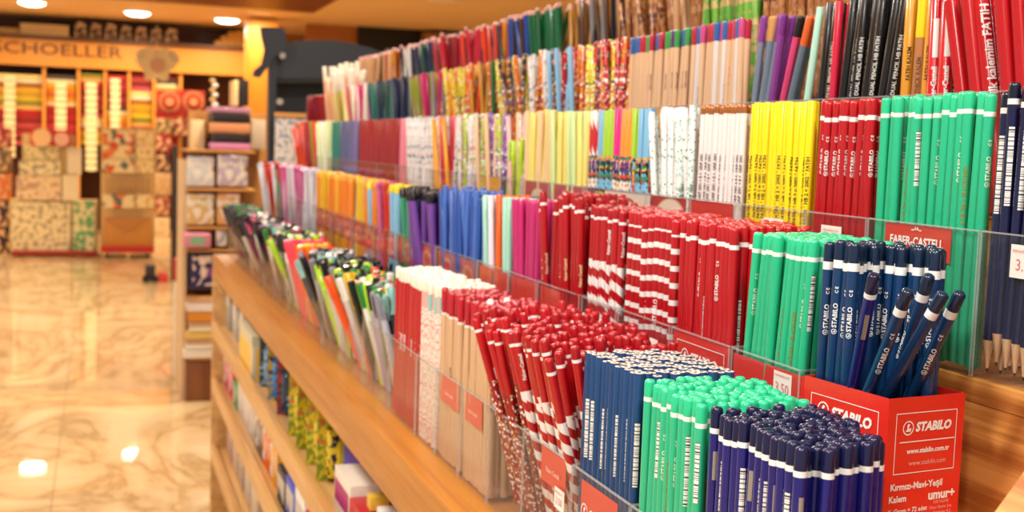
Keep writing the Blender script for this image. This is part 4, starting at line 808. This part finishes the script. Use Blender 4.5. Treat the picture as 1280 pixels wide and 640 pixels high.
# two wheeled display boards on the floor
pb = ('noise', '#efdcaa', '#a89a7a', 22, .54)
def poster(st, x0, y0, x1, y1, Y, spec): return bgb('poster', x0, y0, x1, y1, Y, .01, spec, parent=st, c=0)
e = bge('poster_stand', 66, 322, 12.8, 'wheeled stand of cream newsprint style posters below a red header', 'display stand', None, True)
bgb('frame', 12, 250, 122, 316, 12.85, .25, '#d8b878', parent=e); bgb('frame', 28, 168, 92, 250, 12.9, .2, '#d8b878', parent=e); bgb('tray', 14, 314, 122, 319, 12.7, .4, '#a02a1a', parent=e)
poster(e, 14, 253, 88, 317, 12.8, pb); poster(e, 91, 251, 118, 314, 12.8, ('noise', '#e8dca8', '#6aa868', 16, .5)); poster(e, 20, 220, 76, 250, 12.82, ('noise', '#eccfa0', '#c09880', 24, .54)); poster(e, 78, 219, 98, 251, 12.82, '#f0dfb8'); poster(e, 24, 201, 76, 219, 12.84, pb); poster(e, 30, 180, 74, 200, 12.86, ('noise', '#e4d098', '#a8a070', 22, .54)); poster(e, 84, 184, 102, 218, 12.86, '#f2e2c0')
bgb('header', 38, 162, 88, 182, 12.84, .05, '#d02a24', parent=e); disc('emblem', 52, 172, 12.8, .09, '#f2c890', e); disc('emblem', 77, 174, 12.8, .07, '#f0b8a0', e)
for x in (24, 46, 92, 112): disc('wheel', x, 321, 12.75, .03, '#2a1a14', e, 14, 0, .03)
e = bge('art_display', 160, 322, 12.7, 'wheeled rack of painted fruit pictures above a tan envelope panel', 'display stand', None, True)
bgb('frame', 126, 160, 194, 316, 12.75, .2, '#d8b070', parent=e); bgb('tray', 126, 308, 192, 316, 12.6, .35, '#b81e14', parent=e)
for k_, y0 in enumerate((163, 181, 199, 243)): poster(e, 128, y0, 168, y0+17, 12.7, ('cells', ['#ead4a0', '#d8502a', '#5a6a60', '#ead4a0', '#e08040', '#ecd8b0'], None, 16)); poster(e, 170, y0, 192, y0+17, 12.7, ('noise', '#f0d8a0', '#d8a860', 24, .55))
for i in range(9): bgb('brush', 132+i*6.5, 222, 134.5+i*6.5, 241, 12.68, .02, '#b89060', parent=e, c=0)
bgb('envelope_panel', 130, 272, 188, 308, 12.66, .03, '#c8883a', parent=e); a = on(130, 272, 1, 12.65)-e.location; b_ = on(188, 272, 1, 12.65)-e.location; m_ = on(159, 290, 1, 12.65)-e.location
link('envelope_flap', mesh('envelope_flap', [(a.x, a.y, a.z+H), (b_.x, b_.y, b_.z+H), (m_.x, m_.y-.01, m_.z+H), (m_.x, m_.y+.004, a.z+H)], [(0, 1, 2)], [mat('#b87830', .5, 0)]), e)
for x in (134, 184): disc('wheel', x, 321, 12.7, .03, '#2a1a14', e, 14, 0, .03)
# goods at the far side edge
for i, (y0, y1, c, n_) in enumerate(((160, 185, '#a02030', 'crimson'), (187, 215, '#6a5a40', 'olive brown'), (217, 250, '#d8702a', 'orange'), (252, 285, '#3a2430', 'plum'), (287, 322, '#2a1c20', 'near black'))): bgb('goods_box', -12, y0, 12, y1, 13, .4, ('cells', [c, '#d8a878', c, c], None, 20), n_+' box in the column at the outer edge of the poster stand', 'box')
# book gondola beyond the rack end
GY = 5.75
g = bge('book_display', 258, 502, GY, 'narrow brown wooden book display whose cabinet base stands on the marble', 'display stand', None, True)
bgb('base_cabinet', 232, 452, 287, 502, GY, .5, None, parent=g, m=wood_d); bgb('back_board', 234, 140, 330, 452, GY+.4, .03, '#b07838', parent=g); bgb('side_board', 227, 200, 233, 500, GY+.05, .4, '#d8b890', parent=g)
for y in (447, 371, 312, 284, 236, 188): bgb('shelf', 234, y, 320, y+3, GY, .4, '#c89048', parent=g)
for i, (y0, y1, x0, c, n_) in enumerate(((437, 447, 230, '#f0e6d8', 'white'), (425, 436, 233, '#f2e8dc', 'off white'), (415, 424, 233, '#e8c068', 'yellow trimmed'), (403, 414, 236, '#f0e2c0', 'cream'), (390, 402, 236, '#e0902a', 'orange'), (374, 389, 234, '#f0e4dc', 'pinkish white'))):
    e = bge('book_stack', 258, y1, GY-.02, n_+' book pile on the book display above the brown base', 'books'); n_b = max(2, int((y1-y0)/4))
    for j in range(n_b): bgb('book', x0+random.uniform(-1, 1), y0+j*(y1-y0)/n_b+.4, 286, y0+(j+1)*(y1-y0)/n_b, GY-.02, .3, c if j else '#c8a080' if i % 2 else c, parent=e, c=0)
for x0, x1, w_ in ((237, 270, 'larger'), (271, 284, 'slimmer')):
    e = bge('doll_box', x0+5, 362, GY+.02, w_+' navy doll box with a pale figure on its front', 'toy box'); bgb('box_body', x0, 316, x1, 362, GY+.02, .2, '#231a4a', parent=e); bgb('window', x0+4, 320, x1-4, 357, GY+.012, .01, ('cells', ['#2a1f5a', '#e8d0c0', '#2a1f5a', '#8a4a8a'], None, 34), parent=e, c=0)
    disc('doll_head', (x0+x1)/2, 327, GY+.005, .018, '#f0d8c8', e)
e = bge('pink_case', 246, 312, GY-.05, 'pink flat pencil case lying tilted on the book display', 'pencil case'); bgb('case', 230, 292, 264, 310, GY-.05, .12, '#d88aa0', parent=e, c=.01); bgb('label', 238, 296, 256, 306, GY-.055, .01, '#8ab89a', parent=e, c=0)
for i, (x0, y0, x1, y1, c, w_) in enumerate(((234, 243, 268, 281, '#e0c080', 'yellow'), (271, 243, 300, 281, '#e8b070', 'peach'), (234, 196, 268, 233, '#d8dce4', 'silvery'), (272, 194, 310, 233, '#c8b8d0', 'lilac'), (270, 288, 284, 308, '#b0b4c8', 'blue grey'))):
    e = bge('craft_pack', (x0+x1)/2, y1, GY+.01, w_+' glossy packet of craft goods hanging on the book display', 'packet'); bgb('packet', x0, y0, x1, y1, GY+.01, .05, ('cells', [c, '#f4ece4', c, '#a87a5a'], None, 34), parent=e, rough=.15, c=.01); bgb('header_card', x0+1, y0-5, x1-1, y0, GY+.03, .01, '#d87a5a' if i % 2 else '#8a5a4a', parent=e, c=0)
for i, (y0, y1, c, w_) in enumerate(((134, 141, '#c08aa8', 'mauve'), (142, 153, '#241a1a', 'black'), (154, 166, '#e09a6a', 'salmon'), (167, 178, '#241a1c', 'dark brown'), (179, 187, '#d08ac0', 'orchid'))):
    bgb('flat_case', 264+(2 if i % 2 else 0), y0, 313, y1, GY+.05, .3, c, w_+' flat case in the striped pile near the top of the book display', 'case')
for x0, x1, c, w_ in ((240, 256, '#e8d0a0', 'cream'), (292, 298, '#f0d090', 'pale yellow'), (300, 311, '#1e1614', 'black'), (314, 332, '#d0c0a8', 'beige')):
    bgb('upright_book', x0, 100 if x0 > 290 and x0 < 310 else 150, x1, 132 if x0 > 290 and x0 < 310 else 187, GY+.2, .2, c, w_+' upright book or folder on top of the book display', 'book')
for i in range(6): bgb('hanging_charm', 262+3*(i % 2), 98+i*6, 270+3*(i % 2), 103+i*6, GY+.3, .03, '#e8e0d0' if i % 2 else '#c8a060', 'pearly charm on the strand hanging above the book display', 'charm', 'hanging strand of charms', c=.01)
# dark stand past the rack end
DY = 4.6
e = bge('dark_stand', 342, 250, DY, 'charcoal grey metal stand with an arched head panel and a hooked bracket', 'stand', None, True)
dk = mat('#33363d', .45, .1); dk2 = mat('#1c1e24', .5, .0)
def outline(name, pts, Y, d_, m):
    n = len(pts); P = [on(x, y, 1, Y)-Vector((e.location.x, e.location.y, -H)) for x, y in pts]; vs = [tuple(p) for p in P]+[(p.x, p.y+d_, p.z) for p in P]
    return link(name, mesh(name, vs, [tuple(range(n)), tuple(reversed(range(n, 2*n)))]+[(i, n+i, n+(i+1) % n, (i+1) % n) for i in range(n)], [m]), e)
outline('arched_panel', [(343, 98), (343, 58), (360, 53), (385, 50), (410, 50), (436, 53), (465, 60), (492, 72), (492, 98)], DY, .04, dk)
outline('post', [(337, 52), (346, 52), (341, 572), (331, 572)], DY-.03, .06, mat('#2d343c', .4, .1))
outline('bracket', [(326, 34), (353, 34), (357, 40), (358, 60), (343, 72), (332, 88), (325, 97), (316, 95), (318, 88), (327, 80), (331, 62), (327, 44)], DY-.05, .03, mat('#2a2d36', .5, .1))
outline('lower_panel', [(343, 104), (492, 104), (492, 150), (343, 150)], DY+.1, .04, dk2); outline('crossbar', [(343, 93), (440, 93), (440, 103), (343, 103)], DY+.02, .08, mat('#4a4c48', .4, .1)); outline('post', [(486, 60), (494, 60), (490, 572), (482, 572)], DY, .06, dk)
for x, y in ((353, 69), (350, 127)): disc('bolt', x, y, DY-.04, .012, '#b8b0a4', e, 14, 0, .01)
e2 = bge('hanging_pamphlet_board', 370, 215, DY-.3, 'pale printed pamphlet board behind the far end of the middle tier', 'board'); bgb('board', 344, 146, 384, 215, DY-.1, .02, ('noise', '#e4d8cc', '#8a98a8', 60, .54), parent=e2); bgb('top_trim', 344, 141, 384, 147, DY-.11, .03, '#d89a50', parent=e2)  # board floats, with nothing built to hold it
e3 = bge('hanging_pouch', 400, 150, 3.9, 'dark red shiny pouch fanned out behind the far pencils', 'pouch')  # leaves float behind the pencils without a support
for i in range(3): bgb('pouch_leaf', 384+i*8, 120-i, 398+i*9, 152, 3.9+.02*i, .02, ['#7a1020', '#9a1a24', '#a81a28'][i], parent=e3, c=.008, rough=.2)
# ------------------------------------------------------------------ lamps and light
lampm = mat('#fff2dc', emit=9.0); rim = mat('#f0e0c8', .4, 0)
def lamp(X, Y, power, col, near=True, size=.26):  # builds the visible downlights and the added fill lamps alike
    e = empty('ceiling_light', (X, Y, 1.41+H)); tag(e, 'round white ceiling downlight', 'ceiling light', 'round ceiling downlights')
    link('housing', mesh('housing', *lathe([(.155, -.012), (.16, -.004), (.16, 0)], 28), [rim], smooth=True), e)
    pf = [(.0001, -.008), (.145, -.007)] if near else [(.0001, -.05), (.08, -.045), (.13, -.028), (.145, -.010)]
    link('diffuser', mesh('diffuser', *lathe(pf, 28), [lampm], smooth=True, ang=80), e)
    l = bpy.data.lights.new('downlight', 'AREA'); l.shape = 'DISK'; l.size = size; l.energy = power; l.color = col; l.spread = math.radians(170)
    o = bpy.data.objects.new('downlight', l); C.objects.link(o); o.location = (X, Y, 1.41+H-(.016 if near else .07)); return o
WARM = (1, .76, .47); MID = (1, .84, .62); NEU = (1, .97, .92)
for px, py in ((40, 2), (172, 15), (284, 24)):
    q = on(px, py, 2, 1.41); lamp(q.x, q.y, 30, WARM, False)
for Y in (14.0,): [lamp(x, Y, p, WARM) for x, p in ((-2.2, 34), (-3.6, 34), (1.72, 22))]  # left-hand pair is added light for the back; the last lights the pillar
for Y in (11.6,): [lamp(x, Y, 80, WARM) for x in (-2.6, 3.2)]  # added warm fill, set to the sides out of view
for Y in (8.6, 5.6): [lamp(x, Y, 50, MID) for x in (-1.6, .9)]  # added fill along the aisle, lenses flush so they hardly show
for x, y, p in ((-.9, 2.9, 40), (.9, 2.9, 26), (-.75, .5, 42), (.25, -.35, 22), (-1.1, -.9, 34)): lamp(x, y, p, NEU, size=.28)  # added neutral fill above and behind the camera for the pencils
w = bpy.data.worlds.new('World'); bpy.context.scene.world = w; w.use_nodes = True
w.node_tree.nodes['Background'].inputs[0].default_value = (1, .95, .88, 1); w.node_tree.nodes['Background'].inputs[1].default_value = .5
# ------------------------------------------------------------------ set the queued pencils down: the 290 of a kind that show largest one by one, the rest of that kind as one mass
by = {}
for q in Q: by.setdefault(q[2].name, []).append(q)
import numpy as np
for nm, L_ in by.items():
    L_.sort(key=lambda q: (q[0], q[1]))
    for q in L_[:290]: q[2].put(*q[3:9], pick=q[9])
    rest = L_[290:]
    if not rest: continue
    vs, fs, mi, mats_, off = [], [], [], [], 0
    for q in rest:
        z = Vector(q[4]).normalized(); x = Vector((math.cos(q[5]), math.sin(q[5]), 0)); y = z.cross(x).normalized(); x = y.cross(z)
        A = np.array([x, y, z]); ds = q[2]
        for me in [ds.body]+[p[1] for p in ds.parts if p[2] is False]:
            c = np.empty(len(me.vertices)*3, 'f'); me.vertices.foreach_get('co', c); c = c.reshape(-1, 3)@A+np.array(q[3]); vs.append(c)
            mt = me.materials[0]
            if mt not in mats_: mats_.append(mt)
            k = mats_.index(mt)
            for p in me.polygons: fs.append(tuple(i+off for i in p.vertices)); mi.append(k)
            off += len(c)
    o = link('further_'+nm+'s', mesh('further_'+nm+'s', np.concatenate(vs).tolist(), fs, mats_, mi, smooth=True))
    tag(o, 'the many further '+nm.replace('_', ' ')+'s standing in the rear rows and farther bins', 'pencils', None, 'stuff')
# ------------------------------------------------------------------ camera
cam = bpy.data.cameras.new('camera'); co = bpy.data.objects.new('camera', cam); C.objects.link(co)
r_, u_, b__ = Vector((dX[0], dY[0], dZ[0])), -Vector((dX[1], dY[1], dZ[1])), -Vector((dX[2], dY[2], dZ[2]))
M = Matrix((r_, u_, b__)).transposed().to_4x4(); M.translation = (0, 0, H); co.matrix_world = M
cam.sensor_width = 36; cam.lens = F/1280*36; cam.clip_start = .01; cam.clip_end = 100
cam.dof.use_dof = True; cam.dof.focus_distance = .74; cam.dof.aperture_fstop = cam.lens/3.4
sc = bpy.context.scene; sc.camera = co
sc.view_settings.view_transform = 'Standard'; sc.view_settings.look = 'None'; sc.view_settings.gamma = 1; sc.view_settings.exposure = -0.05; sc.view_settings.use_curve_mapping = False
sc.cycles.use_denoising = True; sc.cycles.max_bounces = 8; sc.cycles.transparent_max_bounces = 24; sc.cycles.diffuse_bounces = 3; sc.cycles.sample_clamp_indirect = 6
